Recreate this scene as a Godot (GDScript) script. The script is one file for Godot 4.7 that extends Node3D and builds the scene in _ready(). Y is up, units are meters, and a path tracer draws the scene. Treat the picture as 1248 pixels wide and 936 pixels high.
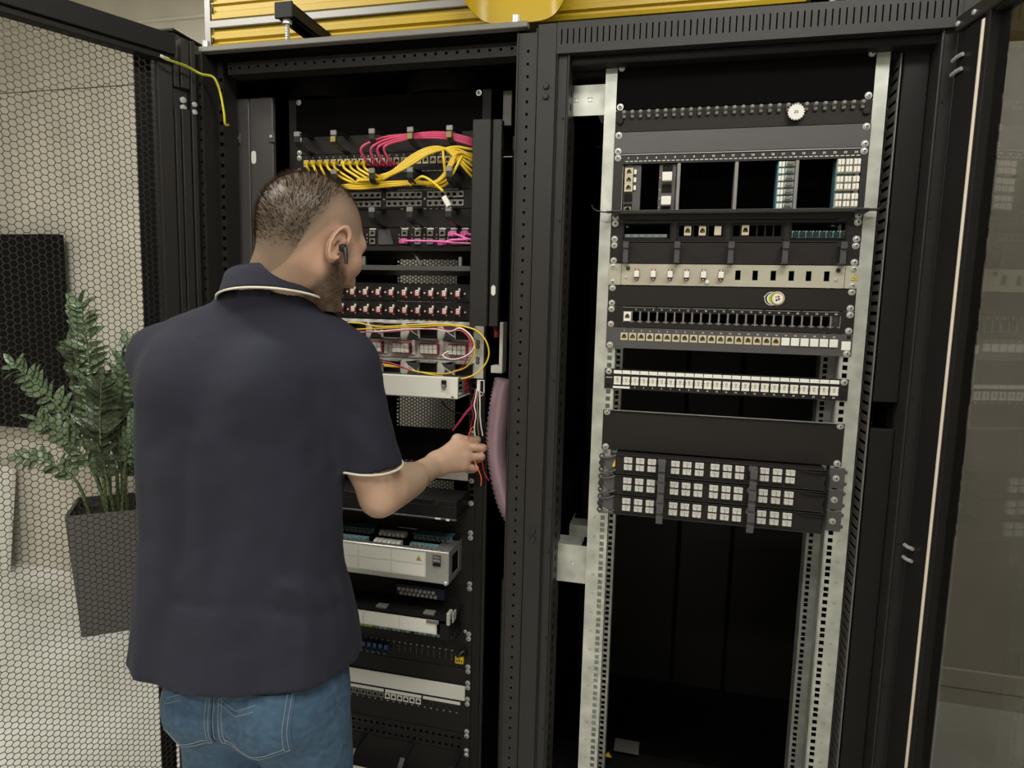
extends Node3D

# ------------------------------------------------------------------ helpers
const U := 0.04445          # one rack unit
const TOP := 1.955          # top of the uppermost rack unit
const LX := -0.8            # middle of the left rack
const LZ := -0.1            # mounting plane of the left rack
var M := {}                 # materials
var used := {}              # names taken at the top level
var X := Transform3D.IDENTITY
var shared := {}            # meshes that alike pieces share


func yu(u: float) -> float:
	return TOP - u * U


func st() -> SurfaceTool:
	var s := SurfaceTool.new()
	s.begin(Mesh.PRIMITIVE_TRIANGLES)
	return s


func tri(s: SurfaceTool, a: Vector3, b: Vector3, c: Vector3, n: Vector3) -> void:
	if ((c - a).cross(b - a).dot(n) < 0.0) != (X.basis.determinant() < 0.0):
		var t := b
		b = c
		c = t
	var nn := (X.basis * n).normalized()
	s.set_normal(nn)
	s.add_vertex(X * a)
	s.set_normal(nn)
	s.add_vertex(X * b)
	s.set_normal(nn)
	s.add_vertex(X * c)


func quad(s: SurfaceTool, a: Vector3, b: Vector3, c: Vector3, d: Vector3, n: Vector3) -> void:
	tri(s, a, b, c, n)
	tri(s, a, c, d, n)


func bx(s: SurfaceTool, x0: float, y0: float, z0: float, x1: float, y1: float, z1: float, e := 0.0) -> void:
	var lo := Vector3(minf(x0, x1), minf(y0, y1), minf(z0, z1))
	var hi := Vector3(maxf(x0, x1), maxf(y0, y1), maxf(z0, z1))
	var c := (lo + hi) / 2.0
	var h := (hi - lo) / 2.0
	e = minf(e, minf(h.x, minf(h.y, h.z)) * 0.9)
	for ax in 3:
		var u := (ax + 1) % 3
		var v := (ax + 2) % 3
		for sg in [-1.0, 1.0]:
			var n := Vector3.ZERO
			n[ax] = sg
			var q := []
			for k in [[-1, -1], [1, -1], [1, 1], [-1, 1]]:
				var p := c
				p[ax] += sg * h[ax]
				p[u] += k[0] * (h[u] - e)
				p[v] += k[1] * (h[v] - e)
				q.append(p)
			quad(s, q[0], q[1], q[2], q[3], n)
			if e > 0.0:
				for sv in [-1.0, 1.0]:   # the bevel along axis v between faces ax and u
					var m := Vector3.ZERO
					m[ax] = sg
					m[u] = sv
					var b := []
					for k in [[0.0, -1.0], [0.0, 1.0], [1.0, 1.0], [1.0, -1.0]]:
						var p := c
						p[ax] += sg * (h[ax] - e * k[0])
						p[u] += sv * (h[u] - e * (1.0 - k[0]))
						p[v] += k[1] * (h[v] - e)
						b.append(p)
					quad(s, b[0], b[1], b[2], b[3], m)
	if e > 0.0:
		for i in 8:
			var g := Vector3(-1 if i & 1 else 1, -1 if i & 2 else 1, -1 if i & 4 else 1)
			var p := c + g * h
			tri(s, p - Vector3(0, e, e) * g, p - Vector3(e, 0, e) * g, p - Vector3(e, e, 0) * g, g)


# a plate from z0 to z1 with rectangular holes right through it
func plate(s: SurfaceTool, x0: float, y0: float, x1: float, y1: float, z0: float, z1: float, holes: Array) -> void:
	var xs := [x0, x1]
	var ys := [y0, y1]
	for r: Rect2 in holes:
		xs.append_array([r.position.x, r.end.x])
		ys.append_array([r.position.y, r.end.y])
	xs = distinct(xs)
	ys = distinct(ys)
	var open := {}
	for r: Rect2 in holes:
		for i in range(near(xs, r.position.x), near(xs, r.end.x)):
			for j in range(near(ys, r.position.y), near(ys, r.end.y)):
				open[Vector2i(i, j)] = true
	var nx := xs.size() - 1
	var ny := ys.size() - 1
	for i in nx:
		var j := 0
		while j < ny:
			if open.has(Vector2i(i, j)):
				j += 1
				continue
			var k := j
			while k < ny and not open.has(Vector2i(i, k)):
				k += 1
			for f in [[z1, 1.0], [z0, -1.0]]:
				quad(s, Vector3(xs[i], ys[j], f[0]), Vector3(xs[i + 1], ys[j], f[0]), Vector3(xs[i + 1], ys[k], f[0]), Vector3(xs[i], ys[k], f[0]), Vector3(0, 0, f[1]))
			quad(s, Vector3(xs[i], ys[j], z0), Vector3(xs[i + 1], ys[j], z0), Vector3(xs[i + 1], ys[j], z1), Vector3(xs[i], ys[j], z1), Vector3(0, -1, 0))
			quad(s, Vector3(xs[i], ys[k], z0), Vector3(xs[i + 1], ys[k], z0), Vector3(xs[i + 1], ys[k], z1), Vector3(xs[i], ys[k], z1), Vector3(0, 1, 0))
			j = k
	for j in ny:
		for i in nx + 1:
			var l := i > 0 and not open.has(Vector2i(i - 1, j))
			var r := i < nx and not open.has(Vector2i(i, j))
			if l != r:
				quad(s, Vector3(xs[i], ys[j], z0), Vector3(xs[i], ys[j + 1], z0), Vector3(xs[i], ys[j + 1], z1), Vector3(xs[i], ys[j], z1), Vector3(1 if l else -1, 0, 0))


func distinct(a: Array) -> Array:
	a.sort()
	var out := []
	for v: float in a:
		if out.is_empty() or v - out[-1] > 1e-5:
			out.append(v)
	return out


func near(a: Array, v: float) -> int:
	for i in a.size():
		if absf(a[i] - v) < 2e-5:
			return i
	return 0


# a tube swept along points; r is one radius or one for each point
func tube(s: SurfaceTool, pts: Array, r: Variant, n := 8, flat := 1.0) -> void:
	var up := Vector3(0.13, 0.9, 0.21)
	var rings := []
	var norms := []
	for i in pts.size():
		var a: Vector3 = pts[maxi(i - 1, 0)]
		var b: Vector3 = pts[mini(i + 1, pts.size() - 1)]
		var t := (b - a).normalized()
		var side := up.cross(t)
		if side.length() < 0.05:
			side = Vector3(1, 0.2, 0).cross(t)
		side = side.normalized()
		up = t.cross(side).normalized()
		var rad: float = r[i] if r is Array else r
		var ring := []
		var no := []
		for k in n:
			var w := TAU * k / n
			var d := side * cos(w) + up * sin(w) * flat
			ring.append((pts[i] as Vector3) + d * rad)
			no.append((side * cos(w) * flat + up * sin(w)).normalized())
		rings.append(ring)
		norms.append(no)
	for i in pts.size() - 1:
		for k in n:
			var m := (k + 1) % n
			smooth_quad(s, [rings[i][k], rings[i][m], rings[i + 1][m], rings[i + 1][k]], [norms[i][k], norms[i][m], norms[i + 1][m], norms[i + 1][k]])
	for e in [0, pts.size() - 1]:
		var d: Vector3 = (pts[e] - pts[1 if e == 0 else e - 1]).normalized()
		for k in n:
			tri(s, pts[e], rings[e][k], rings[e][(k + 1) % n], d)


func smooth_quad(s: SurfaceTool, p: Array, n: Array) -> void:
	for t in [[0, 1, 2], [0, 2, 3]]:
		var a: Vector3 = p[t[0]]
		var b: Vector3 = p[t[1]]
		var c: Vector3 = p[t[2]]
		var order: Array = t
		if ((c - a).cross(b - a).dot(n[t[0]] + n[t[1]] + n[t[2]]) < 0.0) != (X.basis.determinant() < 0.0):
			order = [t[0], t[2], t[1]]
		for i in order:
			s.set_normal((X.basis * (n[i] as Vector3)).normalized())
			s.add_vertex(X * (p[i] as Vector3))


# a profile of (radius, height) turned round an axis
func lathe(s: SurfaceTool, prof: Array, at: Vector3, axis := Vector3.UP, n := 16) -> void:
	var a := axis.normalized()
	var u := a.cross(Vector3(0.3, 0.1, 0.9) if absf(a.z) < 0.8 else Vector3(0.9, 0.3, 0.1)).normalized()
	var v := a.cross(u)
	for i in prof.size() - 1:
		var p: Vector2 = prof[i]
		var q: Vector2 = prof[i + 1]
		var d := q - p
		if d.length() < 1e-7:
			continue
		var nr := Vector2(d.y, -d.x).normalized()
		for k in n:
			var w0 := TAU * k / n
			var w1 := TAU * (k + 1) / n
			var e0 := u * cos(w0) + v * sin(w0)
			var e1 := u * cos(w1) + v * sin(w1)
			var n0 := e0 * nr.x + a * nr.y
			var n1 := e1 * nr.x + a * nr.y
			smooth_quad(s, [at + e0 * p.x + a * p.y, at + e1 * p.x + a * p.y, at + e1 * q.x + a * q.y, at + e0 * q.x + a * q.y], [n0, n1, n1, n0])


# an outline in x and y, given depth from z0 to z1
func prism(s: SurfaceTool, poly: PackedVector2Array, z0: float, z1: float) -> void:
	if Geometry2D.is_polygon_clockwise(poly):
		poly.reverse()
	var idx := Geometry2D.triangulate_polygon(poly)
	for i in range(0, idx.size(), 3):
		for f in [[z1, 1.0], [z0, -1.0]]:
			var p := []
			for k in 3:
				var v := poly[idx[i + k]]
				p.append(Vector3(v.x, v.y, f[0]))
			tri(s, p[0], p[1], p[2], Vector3(0, 0, f[1]))
	for i in poly.size():
		var a := poly[i]
		var b := poly[(i + 1) % poly.size()]
		var n := Vector3(b.y - a.y, a.x - b.x, 0)
		quad(s, Vector3(a.x, a.y, z0), Vector3(b.x, b.y, z0), Vector3(b.x, b.y, z1), Vector3(a.x, a.y, z1), -n if Geometry2D.is_polygon_clockwise(poly) else n)


func circle(cx: float, cy: float, r: float, n := 16, ry := 0.0) -> PackedVector2Array:
	var out := PackedVector2Array()
	for k in n:
		out.append(Vector2(cx + r * cos(TAU * k / n), cy + (ry if ry > 0.0 else r) * sin(TAU * k / n)))
	return out


func pv(a: Array) -> PackedVector2Array:
	var out := PackedVector2Array()
	for i in range(0, a.size(), 2):
		out.append(Vector2(a[i], a[i + 1]))
	return out


# points of a smooth curve through the given ones
func smooth(p: Array, per := 6) -> Array:
	var out := []
	for i in p.size() - 1:
		var a: Vector3 = p[maxi(i - 1, 0)]
		var b: Vector3 = p[i]
		var c: Vector3 = p[i + 1]
		var d: Vector3 = p[mini(i + 2, p.size() - 1)]
		for k in per:
			out.append(b.cubic_interpolate(c, a, d, float(k) / per))
	out.append(p[-1])
	return out


func lettering(s: SurfaceTool, what: String, size: float, at: Vector3, bold := false) -> void:
	var key := "text " + what + str(size) + str(bold)
	if not shared.has(key):
		var t := TextMesh.new()
		t.text = what
		var f := SystemFont.new()
		f.font_names = PackedStringArray(["Droid Sans"])
		f.font_weight = 700 if bold else 400
		t.font = f
		t.font_size = 24
		t.pixel_size = size / 24.0
		t.depth = 0.0004
		shared[key] = t
	s.append_from(shared[key], 0, X * Transform3D(Basis.IDENTITY, at))


func mk(parts: Array) -> ArrayMesh:
	var m := ArrayMesh.new()
	for p in parts:
		(p[0] as SurfaceTool).commit(m)
		m.surface_set_material(m.get_surface_count() - 1, M[p[1]])
	return m


func put(called: String, m: Mesh, parent: Node3D, at := Vector3.ZERO, turn := Basis.IDENTITY) -> MeshInstance3D:
	var o := MeshInstance3D.new()
	o.mesh = m
	o.name = called
	o.transform = Transform3D(turn, at)
	if parent == self:
		o.name = numbered(called)
	parent.add_child(o, true)
	return o


func obj(called: String, s: SurfaceTool, material: String, parent: Node3D = self, at := Vector3.ZERO) -> MeshInstance3D:
	return put(called, mk([[s, material]]), parent, at)


func numbered(called: String) -> String:
	var n: int = used.get(called, 0)
	used[called] = n + 1
	return called if n == 0 else "%s_%03d" % [called, n]


func tag(o: Node, label: String, category := "", group := "", kind := "") -> Node:
	for kv in [["label", label], ["category", category], ["group", group], ["kind", kind]]:
		if kv[1] != "":
			o.set_meta(kv[0], kv[1])
	return o


func thing(called: String, label: String, category: String, at := Vector3.ZERO, group := "") -> Node3D:
	var o := Node3D.new()
	o.name = numbered(called)
	add_child(o)
	o.position = at
	tag(o, label, category, group)
	return o


func struct(called: String, s: SurfaceTool, material: String, parent: Node3D = self) -> MeshInstance3D:
	var o := obj(called, s, material, parent)
	if parent == self:
		o.set_meta("kind", "structure")
	return o


func mat(called: String, hex: String, rough: float, metal := 0.0, more := {}) -> void:
	var m := StandardMaterial3D.new()
	m.resource_name = called
	m.albedo_color = Color(hex)
	m.roughness = rough
	m.metallic = metal
	for k in more:
		m.set(k, more[k])
	M[called] = m


func noise(f: float, seed_: int, normal := false, ramp: Array = [], kind := FastNoiseLite.TYPE_SIMPLEX_SMOOTH, oct := 3, size := 256) -> NoiseTexture2D:
	var t := NoiseTexture2D.new()
	var n := FastNoiseLite.new()
	n.seed = seed_
	n.frequency = f
	n.noise_type = kind
	n.fractal_octaves = oct
	t.noise = n
	t.width = size
	t.height = size
	t.seamless = true
	if normal:
		t.as_normal_map = true
		t.bump_strength = 4.0
	if ramp.size():
		var g := Gradient.new()
		g.offsets = PackedFloat32Array([0.0, 1.0])
		g.colors = PackedColorArray([Color(ramp[0]), Color(ramp[1])])
		t.color_ramp = g
	return t


func make_materials() -> void:
	var grain := noise(0.35, 3)
	var soft := noise(0.02, 5, false, ["#e9e9e9", "#ffffff"])
	var coat := {"heightmap_enabled": true, "heightmap_texture": grain, "heightmap_scale": 0.02, "uv1_triplanar": true, "uv1_scale": Vector3(12, 12, 12)}
	mat("frame", "#272524", 0.42, 0.0, coat)
	M.frame.metallic_specular = 0.4
	mat("frame_dark", "#1b1919", 0.5, 0.0, coat)
	M.frame_dark.metallic_specular = 0.3
	mat("inner", "#0b0b0a", 0.8, 0.0, {"metallic_specular": 0.15})
	mat("panel", "#23201f", 0.5, 0.0, coat)
	M.panel.metallic_specular = 0.3
	mat("panel_flat", "#0c0b0b", 0.85, 0.0, {"metallic_specular": 0.12})
	mat("panel_grey", "#484546", 0.38, 0.0, coat)
	mat("panel_beige", "#a5a090", 0.45)
	mat("hole", "#040404", 0.95)
	mat("plastic_black", "#1b1b1b", 0.35)
	mat("plastic_grey", "#6d6a66", 0.45)
	mat("grey_gloss", "#454446", 0.25)
	mat("steel", "#c4c4c1", 0.32, 0.5)
	mat("chrome", "#dadad8", 0.15, 1.0)
	var spangle := noise(0.03, 9, false, ["#a6a8a2", "#cccdc6"], FastNoiseLite.TYPE_CELLULAR, 2)
	mat("galvanised", "#ffffff", 0.42, 0.55, {"albedo_texture": spangle, "uv1_triplanar": true, "uv1_scale": Vector3(3, 3, 3)})
	mat("white_plastic", "#d9d7d0", 0.4)
	mat("white_label", "#dcdad4", 0.6)
	mat("white_shade", "#a3a19c", 0.5)
	mat("adapter_grey", "#bfbdb8", 0.45)
	mat("beige", "#b9af99", 0.45)
	mat("beige_dark", "#7b6f58", 0.5)
	mat("contact", "#c9a94a", 0.3, 0.8)
	mat("aqua", "#74a0aa", 0.4)
	mat("aqua_dark", "#47707c", 0.4)
	mat("green", "#7d9a35", 0.45)
	mat("blue_plug", "#24406b", 0.4)
	mat("red", "#a01c2c", 0.45)
	mat("magenta", "#b8305e", 0.45)
	mat("yellow_cable", "#dcbc24", 0.4)
	mat("yellow_cable_deep", "#cfa91e", 0.4)
	mat("pink_cable", "#c23f66", 0.4)
	mat("pink_bright", "#e06fae", 0.4)
	mat("red_cable", "#8a1f33", 0.45)
	mat("white_cable", "#e8dfe0", 0.4)
	mat("orange_fibre", "#e0641f", 0.4)
	mat("black_cable", "#151515", 0.45)
	mat("duct", "#b99a12", 0.38)
	mat("alu", "#858380", 0.4, 0.5)
	mat("tray_white", "#d3d0c8", 0.42)
	mat("tray_silver", "#a9a7a2", 0.35, 0.35)
	mat("label_cream", "#cfccbf", 0.5)
	mat("warning_yellow", "#d8b81c", 0.5)
	mat("olive_strap", "#8a7a3c", 0.6)
	mat("ink", "#111111", 0.6)
	mat("navy_ink", "#1d2540", 0.6)
	mat("print_white", "#d5d3cf", 0.6)
	mat("earth_green", "#8fae2a", 0.4)
	mat("earth_yellow", "#d6c72c", 0.4)
	mat("wall", "#d8d3c7", 0.85, 0.0, {"albedo_texture": soft, "uv1_triplanar": true, "uv1_scale": Vector3(0.6, 0.6, 0.6)})
	mat("ceiling", "#d6d1c6", 0.9)
	mat("skirting", "#d8d3c5", 0.6)
	mat("floor", "#ebeae6", 0.22, 0.0, {"albedo_texture": noise(0.012, 21, false, ["#e4e2dc", "#ffffff"]), "uv1_world_triplanar": true, "uv1_triplanar": true, "uv1_scale": Vector3(0.5, 0.5, 0.5)})
	mat("screen", "#050505", 0.3, 0.0, {"metallic_specular": 0.25})
	mat("screen_rim", "#0c0c0c", 0.5, 0.0, {"metallic_specular": 0.25})
	mat("board", "#e2e0da", 0.4)
	mat("mesh_door", "#242220", 0.33)
	mat("rear_mesh", "#5c5a52", 0.6)
	mat("glass", "#0b0b08", 0.03, 0.0, {"transparency": BaseMaterial3D.TRANSPARENCY_ALPHA})
	M.glass.albedo_color.a = 0.54
	M.glass.metallic_specular = 0.7
	mat("seal", "#cfc3b4", 0.5)
	mat("hose", "#a98d98", 0.3, 0.25)
	mat("hose_grey", "#8f9290", 0.35, 0.2)
	mat("clear_plug", "#f4f2ea", 0.08)
	mat("pot", "#5a5755", 0.6, 0.0, coat)
	mat("soil", "#1d1712", 0.95, 0.0, coat)
	mat("leaf", "#3d4c33", 0.32, 0.0, {"backlight_enabled": true, "backlight": Color(0.05, 0.08, 0.03)})
	mat("leaf_pale", "#64775a", 0.35, 0.0, {"backlight_enabled": true, "backlight": Color(0.05, 0.08, 0.03)})
	mat("stem", "#5f7047", 0.45)
	mat("skin", "#ffffff", 0.5, 0.0, {"vertex_color_use_as_albedo": true, "subsurf_scatter_enabled": true, "subsurf_scatter_strength": 0.12, "heightmap_enabled": true, "heightmap_texture": grain, "heightmap_scale": 0.02, "uv1_triplanar": true, "uv1_scale": Vector3(9, 9, 9)})
	mat("navy_cloth", "#1a1b2b", 0.9, 0.0, {"rim_enabled": true, "rim": 0.06, "rim_tint": 0.6, "heightmap_enabled": true, "heightmap_texture": grain, "heightmap_scale": 0.03, "uv1_triplanar": true, "uv1_scale": Vector3(7, 7, 7)})
	mat("cream_trim", "#cfc8b8", 0.8)
	mat("denim", "#ffffff", 0.9, 0.0, {"albedo_texture": noise(0.05, 31, false, ["#30475f", "#496681"]), "uv1_triplanar": true, "uv1_scale": Vector3(4, 4, 4), "heightmap_enabled": true, "heightmap_texture": grain, "heightmap_scale": 0.04})
	mat("thread", "#87909a", 0.8)
	mat("shoe_leather", "#2a2724", 0.5)
	mat("hair", "#3b2d22", 0.75, 0.0, {"metallic_specular": 0.25})
	mat("lamp_glow", "#ffffff", 0.5, 0.0, {"emission_enabled": true, "emission": Color(1.0, 0.97, 0.9), "emission_energy_multiplier": 1.5})


func set_view_and_light() -> void:
	var cam := Camera3D.new()
	cam.name = "camera"
	cam.fov = 61.2835
	cam.near = 0.02
	cam.far = 60.0
	cam.transform = Transform3D(Basis.from_euler(Vector3(-0.11649, 0.236033, 0.025601), EULER_ORDER_YXZ), Vector3(-0.10937, 1.45592, 1.40485))
	add_child(cam)
	cam.current = true
	var we := WorldEnvironment.new()
	we.name = "surroundings"
	var e := Environment.new()
	e.background_mode = Environment.BG_COLOR
	e.background_color = Color(0.02, 0.02, 0.02)
	e.tonemap_mode = Environment.TONE_MAPPER_LINEAR
	e.tonemap_exposure = 1.0
	e.sdfgi_enabled = true
	e.ssao_enabled = true
	e.ssil_enabled = true
	we.environment = e
	add_child(we)
	for L in LAMPS:
		var a := AreaLight3D.new()
		a.name = "panel_light"
		a.area_size = Vector2(L[3], L[4])
		a.light_energy = L[5]
		a.light_color = Color(0.995, 0.99, 0.955)
		a.shadow_enabled = true
		a.area_range = 12.0
		a.area_attenuation = 2.0
		a.area_normalize_energy = true
		a.position = Vector3(L[0], L[1] - 0.075, L[2])
		a.rotation = Vector3(-PI / 2, 0, 0)
		add_child(a, true)


# ceiling lamps: x, y, z, size along x, size along z, energy
const LAMPS := [[-2.0, 2.95, 0.75, 1.2, 0.3, 4.2], [0.35, 2.95, 1.15, 1.2, 0.3, 3.6], [-0.9, 2.95, 2.6, 1.2, 0.3, 4.0], [1.5, 2.95, -0.7, 0.3, 1.0, 2.0], [-1.2, 2.95, -1.0, 1.2, 0.2, 1.0]]


func build_room() -> void:
	var s := st()
	bx(s, -4.2, -0.1, -1.4, 2.6, 0.0, 4.4)
	struct("floor", s, "floor")
	s = st()
	bx(s, -4.2, 3.0, -1.4, 2.6, 3.1, 4.4)
	struct("ceiling", s, "ceiling")
	s = st()
	bx(s, -4.2, 0.0, -1.39, 2.6, 3.0, -1.27)
	var w := struct("wall_back", s, "wall")
	s = st()
	bx(s, -4.08, 2.452, -1.27, 2.5, 2.456, -1.2685)
	obj("panel_joint", s, "panel_grey", w)
	s = st()
	bx(s, -4.2, 0.0, -1.27, -4.08, 3.0, 4.4)
	struct("wall_left", s, "wall")
	s = st()
	bx(s, 2.5, 0.0, -1.27, 2.6, 3.0, 4.4)
	struct("wall_right", s, "wall")
	s = st()
	bx(s, -4.08, 0.0, 4.3, 2.5, 3.0, 4.4)
	struct("wall_front", s, "wall")
	s = st()
	bx(s, -4.08, 2.722, -1.27, 2.5, 2.736, -1.262, 0.002)
	struct("trim_1", s, "skirting")
	s = st()
	bx(s, 0.5, 0.0, -1.27, 2.5, 0.062, -1.255)
	bx(s, 0.5, 0.065, -1.27, 2.5, 0.138, -1.252, 0.003)
	struct("baseboard_back", s, "skirting")
	# ceiling lamps
	var where := ["left of the racks", "above the man and the open racks", "behind the man", "right of the racks", "above the gap behind the racks"]
	var i := 0
	for L in LAMPS:
		var t := thing("ceiling_lamp", "long white ceiling lamp " + where[i], "lamp", Vector3(L[0], 2.9, L[2]))
		var hx: float = L[3] / 2.0 + 0.02
		var hz: float = L[4] / 2.0 + 0.02
		s = st()
		bx(s, -hx, 0.03, -hz, hx, 0.1, hz, 0.004)
		for k in [-1, 1]:
			bx(s, -hx, -0.02, k * (hz - 0.006), hx, 0.03, k * hz)
			bx(s, k * (hx - 0.006), -0.02, -hz, k * hx, 0.03, hz)
		obj("housing", s, "white_plastic", t)
		s = st()
		bx(s, -hx + 0.008, 0.0, -hz + 0.008, hx - 0.008, 0.028, hz - 0.008)
		obj("diffuser_light", s, "lamp_glow", t)
		i += 1
	# the big screen on the wall and its mount
	var tv := thing("screen", "large black wall screen behind the open mesh door", "screen", Vector3(-3.975, 0.0, -1.27))
	s = st()
	bx(s, 0.0, 0.782, 0.045, 0.955, 1.757, 0.085, 0.004)
	obj("housing", s, "screen_rim", tv)
	s = st()
	bx(s, 0.012, 0.8, 0.085, 0.943, 1.745, 0.0865)
	obj("screen_panel", s, "screen", tv)
	s = st()
	bx(s, 0.3, 1.0, 0.002, 0.6, 1.5, 0.045)
	obj("wall_bracket", s, "frame_dark", tv)
	# white board that leans on the wall at the left
	var wb := thing("leaning_board", "white perforated board leaning on the wall at the left", "board", Vector3(-3.545, 0.0, -1.17))
	s = st()
	X = Transform3D(Basis(Vector3.RIGHT, -0.125), Vector3.ZERO)
	var ho := []
	for h in [[-0.02, 0.33], [-0.055, 0.23], [0.01, 0.42], [-0.1, 0.36]]:
		ho.append(Rect2(h[0], h[1], 0.02, 0.025))
	plate(s, -0.5, 0.0, 0.115, 0.56, 0.0, 0.02, ho)
	X = Transform3D.IDENTITY
	obj("panel", s, "board", wb)
	# tall black panel left of the left rack
	var tp := thing("side_panel", "tall black panel standing left of the left rack", "panel", Vector3(-1.63, 0, -0.3))
	s = st()
	bx(s, -0.068, 0.0, -0.6, 0.068, 2.235, 0.0, 0.006)
	obj("sheet", s, "frame_dark", tp)
	s = st()
	bx(s, -0.072, 2.235, -0.604, 0.072, 2.243, 0.004, 0.003)
	obj("top_edge", s, "frame", tp)


# holes of a mounting rail, three to a rack unit
func rail_holes(x: float, w: float, first: float, last: float) -> Array:
	var out := []
	var u := first
	while u < last:
		for o in [0.00635, 0.022225, 0.0381]:
			out.append(Rect2(x - w / 2.0, yu(u) - o - w / 2.0, w, w))
		u += 1.0
	return out


func hex_net(called: String, parent: Node3D, m: String, r: float, web: float, nx: int, ny: int, at: Transform3D) -> void:
	# one ring of sheet metal round each hexagonal hole, flat side up
	var s := st()
	var ro := r
	var ri := r - web
	for k in 6:
		var a0 := TAU * k / 6.0
		var a1 := TAU * (k + 1) / 6.0
		var d0 := Vector3(cos(a0), sin(a0), 0)
		var d1 := Vector3(cos(a1), sin(a1), 0)
		var f := Vector3(0, 0, 0.0006)
		quad(s, d0 * ro + f, d1 * ro + f, d1 * ri + f, d0 * ri + f, Vector3(0, 0, 1))
		quad(s, d0 * ro - f, d1 * ro - f, d1 * ri - f, d0 * ri - f, Vector3(0, 0, -1))
		quad(s, d0 * ri + f, d1 * ri + f, d1 * ri - f, d0 * ri - f, -(d0 + d1))
	var mm := MultiMesh.new()
	mm.transform_format = MultiMesh.TRANSFORM_3D
	mm.mesh = mk([[s, m]])
	mm.instance_count = nx * ny
	var px := 1.5 * r
	var py := sqrt(3.0) * r
	for i in nx:
		for j in ny:
			mm.set_instance_transform(i * ny + j, Transform3D(Basis.IDENTITY, Vector3(px * (i + 0.5), py * (j + (0.75 if i % 2 else 0.25)), 0)))
	var o := MultiMeshInstance3D.new()
	o.name = called
	o.multimesh = mm
	o.transform = at
	o.set_meta("kind", "stuff")
	parent.add_child(o, true)


func screw_mesh() -> Mesh:
	if not shared.has("screw"):
		var s := st()
		lathe(s, [Vector2(0.0048, 0.0), Vector2(0.0048, 0.0018), Vector2(0.0036, 0.0036), Vector2(0.0016, 0.0042)], Vector3.ZERO, Vector3.BACK, 14)
		lathe(s, [Vector2(0.0066, 0.0), Vector2(0.0066, 0.0008), Vector2(0.0045, 0.0008)], Vector3.ZERO, Vector3.BACK, 14)
		var k := st()
		lathe(k, [Vector2(0.0017, 0.0040), Vector2(0.0, 0.0032)], Vector3.ZERO, Vector3.BACK, 6)
		bx(k, -0.0028, -0.0004, 0.0036, 0.0028, 0.0004, 0.0043)
		bx(k, -0.0004, -0.0028, 0.0036, 0.0004, 0.0028, 0.0043)
		shared["screw"] = mk([[s, "steel"], [k, "ink"]])
	return shared["screw"]


func screws(parent: Node3D, ys: Array, x := 0.23255, z := 0.002, sides: Array = [-1, 1]) -> void:
	var i := 0
	for y in ys:
		for k in sides:
			i += 1
			put("screw", screw_mesh(), parent, Vector3(k * x, y, z), Basis(Vector3.BACK, 0.7 * i))


func bolt(parent: Node3D, at: Vector3, r: float, called := "bolt", axis := Vector3.BACK, m := "steel") -> void:
	var s := st()
	lathe(s, [Vector2(r, 0.0), Vector2(r, r * 0.5), Vector2(r * 0.75, r * 0.8), Vector2(0, r * 0.85)], Vector3.ZERO, axis, 12)
	obj(called, s, m, parent, at)


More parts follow.
